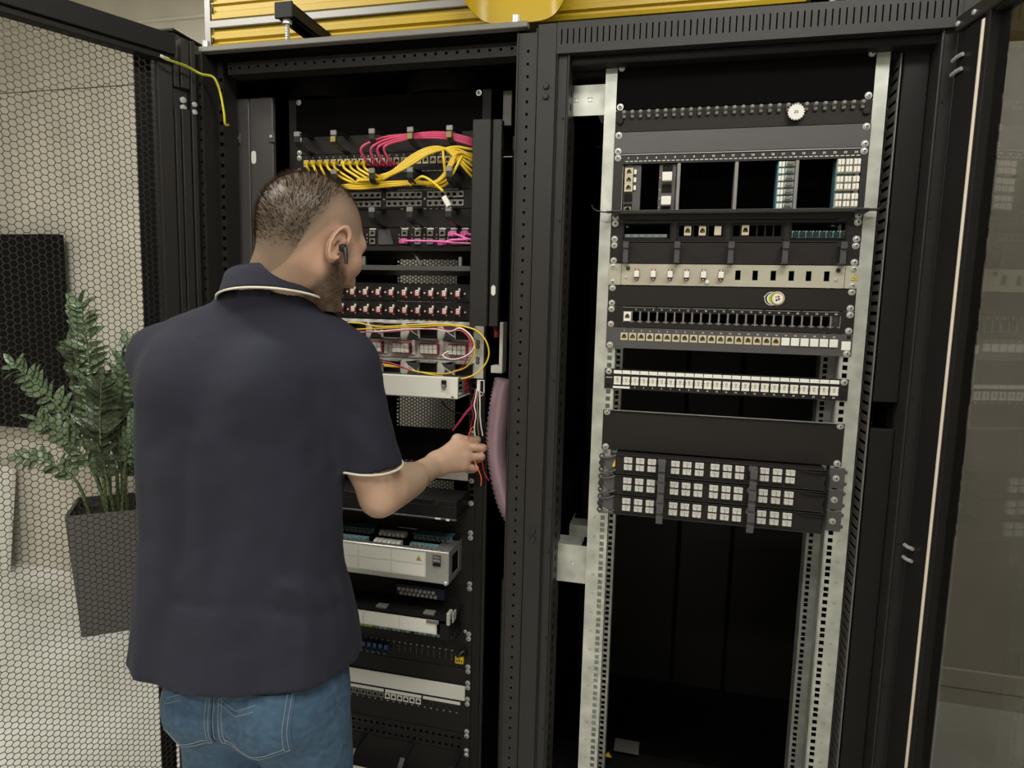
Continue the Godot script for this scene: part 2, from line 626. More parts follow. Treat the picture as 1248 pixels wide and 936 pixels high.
func build_right_rack() -> void:
	var t := thing("rack_cabinet", "right black server rack with galvanised rails and a glass door swung open", "rack", Vector3(0, 0, 0))
	# posts of folded steel
	for k in [-1, 1]:
		var s := st()
		var f := func(a, b, z0, z1, y0 := 0.06, y1 := 2.024): bx(s, k * a, y0, z0, k * b, y1, z1, 0.0015)
		f.call(0.399, 0.36, -0.03, 0.052, 0.06, 2.026)
		f.call(0.3585, 0.338, -0.05, 0.042, 0.06, 1.99)
		f.call(0.338, 0.3335, -0.05, 0.047, 0.06, 1.972)
		f.call(0.36, 0.357, -0.05, 0.05, 0.06, 1.972)
		var p := obj("post", s, "frame", t)
		for y in [1.905, 1.885, 0.97, 0.95]:
			bolt(p, Vector3(k * 0.379, y, 0.052), 0.0065, "rivet", Vector3.BACK, "frame")
		var h := st()
		for i in (60 if k < 0 else 1):
			bx(h, k * 0.3334, 0.3 + i * 0.027, 0.012, k * 0.3325, 0.3 + i * 0.027 + 0.012, 0.02)
		obj("punched_slots", h, "inner", p)
		for y in [1.84, 1.635, 1.30, 1.015, 0.92, 0.72, 0.5]:
			put("punched_hole", blank_mesh("hole", 0.004, 0.006, 0.0009), p, Vector3(k * 0.344, y + 0.003, 0.0415))
	# slotted header, roof and inner lip
	var s := st()
	var ho := []
	for i in 60:
		ho.append(Rect2(-0.352 + i * 0.0119, 1.984, 0.0028, 0.029))
	plate(s, -0.36, 1.967, 0.36, 2.026, 0.0475, 0.052, ho)
	bx(s, -0.358, 2.02, -0.04, 0.358, 2.026, 0.0475)
	bx(s, -0.36, 1.967, 0.02, 0.36, 1.9695, 0.0475)
	obj("header", s, "frame", t)
	s = st()
	bx(s, -0.34, 1.95, -0.01, 0.34, 1.966, 0.03, 0.002)
	bx(s, -0.34, 1.94, -0.05, 0.34, 1.95, -0.012)
	obj("header_lip", s, "frame_dark", t)
	s = st()
	bx(s, -0.399, 2.012, -1.0, 0.399, 2.02, -0.04)
	obj("roof", s, "frame_dark", t)
	s = st()
	bx(s, -0.399, 0.05, -1.0, 0.399, 0.1, 0.05)
	bx(s, -0.38, 0.0, -0.95, 0.38, 0.05, 0.0)
	obj("base", s, "frame_dark", t)
	for k in [-1, 1]:
		s = st()
		bx(s, k * 0.399, 0.1, -1.0, k * 0.392, 2.012, -0.03)
		obj("side_wall", s, "inner", t)
	# back wall of three sheets
	for q in [[-0.39, -0.045], [-0.035, 0.135], [0.145, 0.39]]:
		s = st()
		bx(s, q[0], 0.1, -0.91, q[1], 2.01, -0.9, 0.003)
		obj("back_sheet", s, "frame_dark" if q[0] < 0.0 else "frame_dark", t)
	s = st()
	bx(s, -0.39, 0.1, -0.93, 0.39, 2.01, -0.912)
	obj("back_panel", s, "inner", t)
	s = st()
	bx(s, -0.39, 0.1, -0.9, 0.39, 0.115, -0.5)
	obj("floor_plate", s, "inner", t)
	s = st()
	bx(s, -0.39, 1.93, -0.3, 0.39, 1.95, -0.26)
	obj("cross_beam", s, "inner", t)
	for k in [-1, 1]:
		for y in [0.94, 1.86]:
			s = st()
			bx(s, k * 0.385, y, -0.9, k * 0.35, y + 0.04, -0.03)
			obj("depth_beam", s, "inner", t)
	# galvanised mounting rails
	for k in [-1, 1]:
		s = st()
		X = Transform3D(Basis.from_scale(Vector3(k, 1, 1)), Vector3.ZERO)
		plate(s, 0.222, 0.1, 0.265, 1.957, -0.002, 0.0, rail_holes(0.23255, 0.0095, 0, 41))
		X = Transform3D(Basis(Vector3.UP, PI / 2 * k), Vector3(k * 0.222, 0, 0))
		plate(s, 0.0, 0.1, k * 0.03, 1.957, -0.001, 0.001, [])
		X = Transform3D.IDENTITY
		bx(s, k * 0.263, 0.1, -0.05, k * 0.265, 1.957, -0.002)
		var r := obj("mounting_rail", s, "galvanised", t)
		# the second rail deeper in the rack
		var s2 := st()
		var cx := 0.2325 if k < 0 else 0.2505
		X = Transform3D(Basis.from_scale(Vector3(k, 1, 1)), Vector3(0, 0, -0.25))
		plate(s2, cx - 0.011, 0.1, cx + 0.032, 1.957, -0.002, 0.0, rail_holes(cx, 0.0095, 0, 41))
		bx(s2, cx - 0.011, 0.1, -0.04, cx - 0.009, 1.957, -0.002)
		X = Transform3D.IDENTITY
		obj("mounting_rail", s2, "galvanised", t)
		var n := st()
		for i in 42:
			bx(n, k * 0.243, yu(i) - 0.0002, 0.0, k * 0.252, yu(i) + 0.0002, 0.0003)
			if i > 20:
				lettering(n, str(42 - i), 0.0075, Vector3(k * 0.2495, yu(i + 0.5), 0.0))
		obj("unit_marks", n, "plastic_grey", r)
	# slotted strip at the right of the right rail
	s = st()
	ho = []
	for i in 92:
		ho.append(Rect2(0.008, 0.12 + i * 0.02, 0.05, 0.0075))
	X = Transform3D(Basis(Vector3.UP, PI / 2), Vector3(0.284, 0, 0))
	plate(s, 0.0, 0.1, 0.07, 1.94, -0.001, 0.001, ho)
	X = Transform3D.IDENTITY
	obj("slotted_strip", s, "plastic_grey", t)
	# brackets between the rails and the frame
	for b in [[1.865, 1.927, -0.02], [0.833, 0.922, -0.02], [0.808, 0.874, -0.3]]:
		for k in ([-1] if b[2] > -0.1 else [-1]):
			s = st()
			plate(s, -0.346, b[0], -0.2655, b[1], b[2] - 0.002, b[2], [Rect2(-0.332, (b[0] + b[1]) / 2 - 0.004, 0.009, 0.009), Rect2(-0.303, (b[0] + b[1]) / 2 - 0.004, 0.009, 0.009)])
			bx(s, -0.348, b[0], b[2] - 0.1, -0.346, b[1], b[2] + (0.03 if b[0] > 1.0 else 0.0))
			bx(s, -0.346, b[1] - 0.002, b[2] - 0.06, -0.2655, b[1], b[2] - 0.002)
			bx(s, -0.28, b[0], b[2] - 0.06, -0.2655, b[1], b[2] - 0.002)
			var o := obj("bracket", s, "galvanised", t)
			for x in [-0.3275, -0.2985]:
				bolt(o, Vector3(x, (b[0] + b[1]) / 2, b[2] - 0.004), 0.0055)
	# black covers right of the rails, with a gap between them
	for q in [[0.12, 1.236], [1.29, 1.962]]:
		s = st()
		bx(s, 0.289, q[0], -0.02, 0.333, q[1], 0.0, 0.002)
		obj("side_cover", s, "frame_dark", t)
	s = st()
	bx(s, 0.289, 1.236, -0.1, 0.3, 1.29, -0.03)
	bx(s, 0.325, 1.236, -0.1, 0.333, 1.29, -0.03)
	bx(s, 0.3, 1.236, -0.1, 0.325, 1.29, -0.09)
	obj("gap_frame", s, "inner", t)
	# glass door, open by a hundred degrees
	var th := deg_to_rad(80.0)
	var d := Node3D.new()
	d.name = "glass_door"
	d.transform = Transform3D(Basis(Vector3(cos(th), 0, sin(th)), Vector3.UP, Vector3(-sin(th), 0, cos(th))), Vector3(0.35, 0, 0.05))
	t.add_child(d)
	# along the door x runs from the hinge to the lock, z < 0 is the outside
	s = st()
	bx(s, 0.012, 0.08, -0.03, 0.084, 1.978, 0.0, 0.002)
	bx(s, 0.0925, 0.08, -0.03, 0.105, 1.978, 0.004, 0.001)
	bx(s, 0.73, 0.08, -0.03, 0.79, 1.978, 0.004, 0.002)
	obj("stile", s, "frame_dark", d)
	s = st()
	bx(s, 0.105, 1.95, -0.03, 0.73, 1.978, 0.0, 0.002)
	bx(s, 0.012, 1.952, 0.0, 0.79, 1.978, 0.006, 0.002)
	var rl := obj("door_rail", s, "frame", d)
	for x in [0.022, 0.066, 0.3, 0.5]:
		bolt(rl, Vector3(x, 1.964, 0.006), 0.0045)
	s = st()
	bx(s, 0.105, 0.08, -0.03, 0.73, 0.14, 0.004, 0.002)
	obj("door_rail", s, "frame", d)
	s = st()
	bx(s, 0.085, 0.09, -0.02, 0.0915, 1.945, 0.006, 0.002)
	obj("seal", s, "seal", d)
	s = st()
	bx(s, 0.1, 0.135, -0.016, 0.735, 1.955, -0.012)
	obj("glass_pane", s, "glass", d)
	for y in [1.907, 1.883, 1.0265, 1.0025]:
		s = st()
		tube(s, [Vector3(0.012, y - 0.001, 0.004), Vector3(0.027, y, 0.006), Vector3(0.04, y + 0.001, 0.004)], 0.0036, 8)
		obj("hinge_pin", s, "steel", d)


func build_left_rack() -> void:
	var t := thing("rack_cabinet", "left black server rack the man works in, its mesh door swung open", "rack", Vector3(LX, 0, 0))
	var s: SurfaceTool
	for k in [-1, 1]:
		s = st()
		var ho := []
		var ph := []
		for i in 72:
			ho.append(Rect2(-0.002 if k > 0 else -0.0225, 0.22 + i * 0.0247, 0.005, 0.006))
			ph.append(Rect2(-0.006, 0.22 + i * 0.0247, 0.01, 0.009))
		X = Transform3D(Basis.IDENTITY, Vector3(k * 0.38, 0, 0))
		if k > 0:
			plate(s, -0.0205, 0.06, 0.018, 2.012, 0.046, 0.048, ho)
			bx(s, -0.0215, 0.06, -0.05, -0.0195, 2.012, 0.052)
			bx(s, 0.0175, 0.06, -0.05, 0.0195, 2.02, 0.05)
			bx(s, -0.028, 0.06, -0.04, -0.0215, 2.018, 0.03)
		else:
			plate(s, -0.03, 0.06, -0.0095, 2.02, 0.046, 0.048, ho)
			bx(s, -0.0105, 0.06, 0.0, -0.0085, 2.02, 0.052)
			plate(s, -0.0085, 0.06, 0.006, 2.02, -0.002, 0.0, ph)
			bx(s, -0.03, 0.06, -0.05, -0.028, 2.02, 0.046)
			bx(s, 0.005, 0.06, -0.05, 0.007, 2.02, 0.0)
		X = Transform3D.IDENTITY
		obj("post", s, "frame", t)
	s = st()
	bx(s, -0.4, 2.024, 0.03, 0.378, 2.036, 0.05, 0.0015)
	obj("header_edge", s, "plastic_grey", t)
	s = st()
	bx(s, -0.4, 2.018, -1.02, 0.4, 2.026, 0.03)
	obj("roof", s, "inner", t)
	s = st()
	var hl := []
	for i in 30:
		hl.append(Rect2(-0.355 + i * 0.0245, 2.0, 0.006, 0.006))
	plate(s, -0.36, 1.99, 0.36, 2.016, -0.002, 0.0, hl)
	bx(s, -0.36, 1.988, -0.04, 0.36, 1.99, 0.0)
	obj("header", s, "frame", t)
	s = st()
	bx(s, -0.4, 0.05, -1.02, 0.4, 0.1, 0.05)
	bx(s, -0.38, 0.0, -0.95, 0.38, 0.05, 0.0)
	obj("base", s, "frame_dark", t)
	for k in [-1, 1]:
		s = st()
		bx(s, k * 0.399, 0.1, -1.02, k * 0.392, 2.018, -0.05)
		obj("side_wall", s, "inner", t)
	# roof plates with round cable entries at the back
	s = st()
	bx(s, -0.39, 1.975, -0.5, 0.39, 1.985, -0.44)
	bx(s, -0.39, 1.93, -0.34, 0.39, 1.99, -0.33)
	obj("cross_beam", s, "frame_dark", t)
	for x in [-0.2, 0.12]:
		s = st()
		lathe(s, [Vector2(0.10, 0.0), Vector2(0.115, -0.05), Vector2(0.12, -0.05), Vector2(0.105, 0.0)], Vector3(x, 2.015, -0.22), Vector3.UP, 24)
		obj("cable_entry", s, "frame_dark", t)
	# mounting rails, black
	for k in [-1, 1]:
		s = st()
		X = Transform3D(Basis.from_scale(Vector3(k, 1, 1)), Vector3(0, 0, LZ))
		plate(s, 0.222, 0.1, 0.262, 1.957, -0.002, 0.0, rail_holes(0.23255, 0.0095, 0, 41))
		bx(s, 0.222, 0.1, -0.08, 0.224, 1.957, -0.002)
		X = Transform3D.IDENTITY
		obj("mounting_rail", s, "panel", t)
	# rear post and the perforated rear door
	s = st()
	X = Transform3D(Basis.IDENTITY, Vector3(0, 0, -0.95))
	plate(s, -0.362, 0.1, -0.331, 1.957, -0.002, 0.0, rail_holes(-0.338, 0.0085, 0, 41))
	bx(s, 0.05, 0.1, -0.02, 0.39, 2.0, 0.0)
	bx(s, -0.08, 0.1, -0.02, -0.065, 2.0, 0.06)
	X = Transform3D.IDENTITY
	obj("rear_post", s, "inner", t)
	hex_net("rear_door_mesh", t, "rear_mesh", 0.008, 0.0023, 26, 138, Transform3D(Basis.IDENTITY, Vector3(-0.392, 0.1, -1.01)))
	s = st()
	for q in [[-0.07, 0.392], [-0.1, -0.06]]:
		bx(s, q[0], 0.1, -1.02, q[1], 2.0, -1.005)
	obj("rear_door_leaf", s, "inner", t)
	# upright covers of the cable channels
	s = st()
	bx(s, -0.345, 0.12, -0.072, -0.281, 1.952, -0.058, 0.002)
	bx(s, -0.383, 0.12, -0.072, -0.347, 1.952, -0.058, 0.002)
	var lc := obj("cable_channel_cover", s, "panel_grey", t)
	for x in [-0.378, -0.283]:
		s = st()
		bx(s, x - 0.008, 1.845, -0.058, x + 0.008, 1.87, -0.054, 0.001)
		var br := obj("clip_plate", s, "panel_grey", lc)
		bolt(br, Vector3(x, 1.858, -0.054), 0.0042)
	s = st()
	X = Transform3D(Basis.IDENTITY, Vector3(-0.3345, 1.811, -0.0575))
	prism(s, pv([-0.0065, -0.009, -0.0045, -0.014, 0.0, -0.016, 0.0045, -0.014, 0.0065, -0.009, 0.0065, 0.009, 0.0045, 0.014, 0.0, 0.016, -0.0045, 0.014, -0.0065, 0.009]), 0.0, 0.0012)
	X = Transform3D.IDENTITY
	obj("grip_plate", s, "white_label", lc)
	s = st()
	bx(s, 0.2385, yu(12.2), -0.06, 0.2815, yu(1.86), -0.035, 0.002)
	bx(s, 0.2835, yu(12.2), -0.06, 0.306, yu(1.86), -0.04, 0.002)
	var rc := obj("cable_channel_cover", s, "frame", t)
	s = st()
	X = Transform3D(Basis.IDENTITY, Vector3(0.294, yu(10.35), -0.04))
	prism(s, pv([-0.005, -0.008, 0.0, -0.0125, 0.005, -0.008, 0.005, 0.008, 0.0, 0.0125, -0.005, 0.008]), 0.0, 0.002)
	X = Transform3D.IDENTITY
	obj("grip_plate", s, "white_label", rc)
	s = st()
	bx(s, 0.285, yu(1.7), -0.13, 0.306, yu(-0.05), -0.12, 0.001)
	obj("inner_strip", s, "plastic_grey", t)
	s = st()
	bx(s, 0.25, 0.12, -0.12, 0.27, yu(17.6), -0.105, 0.001)
	bx(s, 0.3, 0.12, -0.2, 0.35, yu(27), -0.16, 0.001)
	bx(s, 0.3, yu(13), -0.2, 0.35, yu(2), -0.16, 0.001)
	obj("inner_upright", s, "frame", t)
	# square white duct frame behind the cover
	s = st()
	for q in [[0.275, 0.3035, 14.35, 14.75], [0.295, 0.3035, 12.0, 14.35]]:
		bx(s, q[0], yu(q[3]), -0.14, q[1], yu(q[2]), -0.1, 0.001)
	obj("white_duct_frame", s, "white_plastic", t)
	# mesh door, open by about 116 degrees
	var dir := Vector3(-0.444, 0, 0.896).normalized()
	var d := Node3D.new()
	d.name = "mesh_door"
	d.transform = Transform3D(Basis(dir, Vector3.UP, dir.cross(Vector3.UP)), Vector3(-1.2 - LX, 0, 0.06))
	t.add_child(d)
	# x runs from the hinge, z > 0 is the outer side of the door, away from the camera
	s = st()
	bx(s, 0.0, 0.08, 0.0, 0.011, 2.042, 0.03, 0.0015)
	bx(s, 0.013, 0.08, 0.004, 0.032, 1.89, 0.03, 0.0015)
	bx(s, 0.0335, 0.08, 0.007, 0.0455, 1.89, 0.03, 0.0015)
	bx(s, 0.0125, 1.935, 0.002, 0.032, 2.042, 0.03, 0.0015)
	bx(s, 0.0125, 1.89, 0.016, 0.046, 1.935, 0.03, 0.001)
	bx(s, 0.0335, 1.935, 0.007, 0.0455, 2.0, 0.03, 0.0015)
	bx(s, 0.047, 0.08, 0.012, 0.079, 1.984, 0.03, 0.001)
	bx(s, 0.76, 0.08, 0.0, 0.8, 2.042, 0.03, 0.0015)
	obj("stile", s, "frame", d)
	s = st()
	bx(s, 0.046, 1.998, -0.008, 0.76, 2.042, 0.03, 0.0015)
	bx(s, 0.046, 1.984, 0.0, 0.76, 1.998, 0.03, 0.0015)
	obj("door_rail", s, "frame_dark", d)
	s = st()
	bx(s, 0.046, 0.08, -0.004, 0.76, 0.15, 0.03, 0.0015)
	obj("door_rail", s, "frame_dark", d)
	s = st()
	bx(s, 0.079, 0.1, 0.046, 0.114, 1.99, 0.05)
	obj("backing_strip", s, "frame_dark", d)
	hex_net("door_mesh", d, "mesh_door", 0.008, 0.00075, 57, 134, Transform3D(Basis.IDENTITY, Vector3(0.078, 0.15, 0.018)))
	for y in [1.91, 1.893]:
		bolt(d, Vector3(0.026, y, 0.012), 0.0075, "hinge_bolt", Vector3.FORWARD)
		bolt(d, Vector3(0.006, y - 0.007, -0.001), 0.006, "hinge_bolt", Vector3.FORWARD)
	# earth wire from the door to the frame
	var e := st()
	var P := func(a: float, y: float, z: float) -> Vector3: return d.transform * Vector3(a, y, z)
	tube(e, smooth([P.call(0.079, 1.985, -0.012), P.call(0.065, 1.979, -0.02), P.call(0.03, 1.976, -0.022), Vector3(-0.375, 1.966, 0.075), Vector3(-0.353, 1.962, 0.06), Vector3(-0.345, 1.935, 0.05), Vector3(-0.3395, 1.89, 0.045), Vector3(-0.3405, 1.865, 0.04), Vector3(-0.347, 1.868, 0.02)]), 0.0026, 8)
	var w := obj("earth_wire", e, "earth_yellow", self, Vector3(LX, 0, 0))
	tag(w, "yellow and green earth wire between the mesh door and the left rack frame", "wire")
	e = st()
	tube(e, smooth([P.call(0.079, 1.985, -0.0152), P.call(0.065, 1.979, -0.0232), P.call(0.03, 1.976, -0.0252), Vector3(-0.375, 1.966, 0.0782), Vector3(-0.353, 1.962, 0.0632), Vector3(-0.345, 1.935, 0.0532)]), 0.0011, 6)
	obj("green_stripe", e, "green", w)
	e = st()
	tube(e, [P.call(0.082, 1.9855, -0.012), P.call(0.074, 1.983, -0.015), P.call(0.066, 1.98, -0.019)], 0.0038, 8)
	obj("cable_lug", e, "steel", w)


func build_duct() -> void:
	# yellow fibre trough along the tops of both racks: outline in z (as x) and y, drawn out along x
	var t := thing("fibre_duct", "long yellow fibre cable duct above both racks", "duct", Vector3(0, 2.115, -0.15))
	var s := st()
	X = Transform3D(Basis(Vector3(0, 0, 1), Vector3.UP, Vector3(-1, 0, 0)), Vector3.ZERO)
	prism(s, pv([-0.3, 0.0, 0.0, 0.0, 0.003, 0.008, -0.004, 0.011, -0.004, 0.016, 0.003, 0.02, 0.003, 0.03, -0.003, 0.034, -0.003, 0.045, -0.008, 0.045, -0.008, 0.004, -0.29, 0.004, -0.29, 0.2, -0.3, 0.2]), -1.6, 1.32)
	obj("trough", s, "duct", t)
	s = st()
	prism(s, pv([-0.006, 0.046, -0.003, 0.068, 0.002, 0.071, 0.002, 0.086, -0.003, 0.09, -0.003, 0.104, 0.003, 0.107, 0.003, 0.113, -0.003, 0.116, -0.003, 0.18, -0.009, 0.18, -0.009, 0.046]), -1.6, 1.315)
	obj("side_wall", s, "duct", t)
	s = st()
	prism(s, pv([-0.003, 0.047, 0.005, 0.047, 0.006, 0.049, 0.006, 0.064, 0.005, 0.066, -0.003, 0.066]), 0.615, 1.318)
	bx(s, 0.005, 0.0, 1.318, -0.003, 0.18, 1.334)
	X = Transform3D.IDENTITY
	obj("aluminium_rail", s, "alu", t)
	s = st()
	for y in [0.012, 0.085, 0.112]:
		bx(s, -1.3145, y, 0.0025, -1.309, y + 0.012, 0.006)
	obj("end_clip", s, "ink", t)
	# saddle shaped outlet that hangs over the side
	var o := thing("duct_outlet", "curved yellow spill-over outlet hanging on the cable duct", "outlet", Vector3(-0.475, 2.15, -0.145))
	s = st()
	var n := 26
	var m := 14
	var g := func(i: int, j: int, lift: float) -> Vector3:
		# i runs along x, j down over the edge
		var a := float(i) / n
		var x := -0.107 + 0.214 * a
		var e := absf(a - 0.5) * 2.0
		var flare := maxf(0.0, (e - 0.62) / 0.38)
		var b := float(j) / m
		var ang := b * PI * 0.5
		var low := 0.175 - 0.045 * pow(e, 5.0)
		var y := 0.115 - (1.0 - cos(ang)) * low
		var z := 0.005 + sin(ang) * 0.055 + 0.035 * flare * flare * (0.3 + b) + lift
		return Vector3(x + (0.012 * flare * signf(a - 0.5)), y, z)
	for i in n:
		for j in m:
			for l in [0.0, -0.004]:
				var p := [g.call(i, j, l), g.call(i + 1, j, l), g.call(i + 1, j + 1, l), g.call(i, j + 1, l)]
				var nn: Vector3 = ((p[2] - p[0]) as Vector3).cross(p[1] - p[0]).normalized()
				if nn.z < 0.0:
					nn = -nn
				if l < 0.0:
					nn = -nn
				smooth_quad(s, p, [nn, nn, nn, nn])
	s.index()
	s.generate_normals()
	obj("saddle", s, "duct", o)
	for k in [-1, 1]:
		s = st()
		var arc := []
		for q in 13:
			var w := PI * 0.5 * q / 12.0
			arc.append(Vector3(k * (0.111 + 0.012 * sin(w)), 0.115 - 0.13 * (1.0 - cos(w)), 0.008 + 0.062 * sin(w) + 0.026 * (0.3 + q / 12.0) ))
		tube(s, arc, 0.005, 8)
		obj("rolled_edge", s, "duct", o)
	# struts and threaded rods that carry the duct
	var i := 0
	for x in [-0.995, 0.155]:
		var where: String = ["over the left rack", "over the right rack"][i]
		var k := thing("support_strut", "black steel support strut with threaded rod " + where, "strut", Vector3(x, 2.036 if i == 0 else 2.026, 0.0))
		s = st()
		bx(s, -0.021, 0.062, -0.3, -0.018, 0.09, 0.02)
		bx(s, 0.018, 0.062, -0.3, 0.021, 0.09, 0.02)
		bx(s, -0.021, 0.062, -0.3, -0.01, 0.065, 0.02)
		bx(s, 0.01, 0.062, -0.3, 0.021, 0.065, 0.02)
		bx(s, -0.021, 0.088, -0.3, 0.021, 0.091, 0.02)
		bx(s, -0.023, 0.058, 0.018, 0.023, 0.094, 0.024, 0.002)
		obj("channel", s, "frame_dark", k)
		s = st()
		var pr := []
		for q in 26:
			pr.append(Vector2(0.0056 if q % 2 else 0.0048, 0.066 * q / 25.0))
		lathe(s, pr, Vector3(0, 0, 0.008), Vector3.UP, 12)
		obj("threaded_rod", s, "steel", k)
		s = st()
		lathe(s, [Vector2(0.0, 0.05), Vector2(0.011, 0.05), Vector2(0.011, 0.06), Vector2(0.0, 0.06)], Vector3(0, 0, 0.008), Vector3.UP, 6)
		lathe(s, [Vector2(0.0, 0.0), Vector2(0.011, 0.0), Vector2(0.011, 0.008), Vector2(0.0, 0.008)], Vector3(0, 0, 0.008), Vector3.UP, 6)
		obj("nut", s, "steel", k)
		i += 1
	var ft := []
	for q in [[-1.19, 2.036], [-0.45, 2.036]]:
		var k := thing("roof_bolt", ["bright bolt on the left front corner of the left rack roof", "bright bolt where the two rack roofs meet"][ft.size()], "bolt", Vector3(q[0], q[1], 0.035))
		ft.append(k)
		s = st()
		lathe(s, [Vector2(0.0, 0.0), Vector2(0.0085, 0.0), Vector2(0.0085, 0.016), Vector2(0.006, 0.018), Vector2(0.0, 0.018)], Vector3.ZERO, Vector3.UP, 12)
		obj("head", s, "steel", k)


# a piece of equipment screwed to a rack: its origin is the middle of its lower edge, in the mounting plane
func unit(called: String, label: String, category: String, right: bool, u0: float, nu: float, m: String, holes: Array = [], depth := 0.002, screw := true, group := "", half := 0.2412) -> Node3D:
	var t := thing(called, label, category, Vector3(0.0 if right else LX, yu(u0 + nu), 0.0 if right else LZ), group)
	var s := st()
	if holes.is_empty():
		bx(s, -half, 0.0006, 0.0, half, nu * U - 0.0006, depth, 0.0008)
	else:
		plate(s, -half, 0.0006, half, nu * U - 0.0006, 0.0, depth, holes)
	obj("face_plate", s, m, t)
	if screw:
		var ys := [0.00635, nu * U - 0.00635]
		screws(t, ys, 0.23255, depth)
	return t


func numbers(t: Node3D, x0: float, x1: float, n: int, y: float, size := 0.0042, from := 1, z := 0.0021, m := "print_white") -> void:
	var s := st()
	for i in n:
		lettering(s, str(from + i), size, Vector3(lerpf(x0, x1, float(i) / maxi(n - 1, 1)), y, z), true)
	obj("printed_numbers", s, m, t)


# a network jack: frame, dark socket, contacts; faces +z
func jack_mesh(frame: String, w := 0.0142, h := 0.0155, socket := "hole") -> Mesh:
	var key := "jack %s %f %f %s" % [frame, w, h, socket]
	if not shared.has(key):
		var s := st()
		plate(s, -w / 2, -h / 2, w / 2, h / 2, 0.0, 0.003, [Rect2(-0.0048, -0.0042, 0.0096, 0.0062), Rect2(-0.003, 0.002, 0.006, 0.002), Rect2(-0.0018, 0.004, 0.0036, 0.0012)])
		bx(s, -w / 2, -h / 2, -0.012, w / 2, h / 2, -0.008)
		var k := st()
		bx(k, -0.0055, -0.005, -0.008, 0.0055, 0.0055, -0.006)
		for x in [-1, 1]:
			bx(k, x * 0.0056, -0.005, -0.007, x * 0.0049, 0.006, 0.0)
		var c := st()
		for i in 4:
			bx(c, -0.0036 + i * 0.0021, -0.0042, -0.006, -0.0030 + i * 0.0021, 0.001, -0.002)
		shared[key] = mk([[s, frame], [k, socket], [c, "contact" if frame != "plastic_black" else "hole"]])
	return shared[key]


func blank_mesh(m: String, w: float, h: float, d: float) -> Mesh:
	var key := "blank %s %f %f %f" % [m, w, h, d]
	if not shared.has(key):
		var s := st()
		bx(s, -w / 2, -h / 2, 0.0, w / 2, h / 2, d, 0.0008)
		shared[key] = mk([[s, m]])
	return shared[key]


# a duplex fibre adapter with dust caps
func adapter_mesh(body: String, cap: String, w: float, h: float, two := true) -> Mesh:
	var key := "adapter %s %s %f %f %s" % [body, cap, w, h, two]
	if not shared.has(key):
		var s := st()
		bx(s, -w / 2, -h / 2, -0.01, w / 2, h / 2, 0.004, 0.0006)
		var k := st()
		if two:
			for x in [-1, 1]:
				bx(k, x * w * 0.04, -h * 0.38, 0.004, x * w * 0.44, h * 0.42, 0.009, 0.0008)
		else:
			bx(k, -w * 0.4, -h * 0.4, 0.004, w * 0.4, h * 0.34, 0.011, 0.001)
			bx(k, -w * 0.2, h * 0.36, 0.0, w * 0.2, h * 0.48, 0.005)
		shared[key] = mk([[s, body], [k, cap]])
	return shared[key]


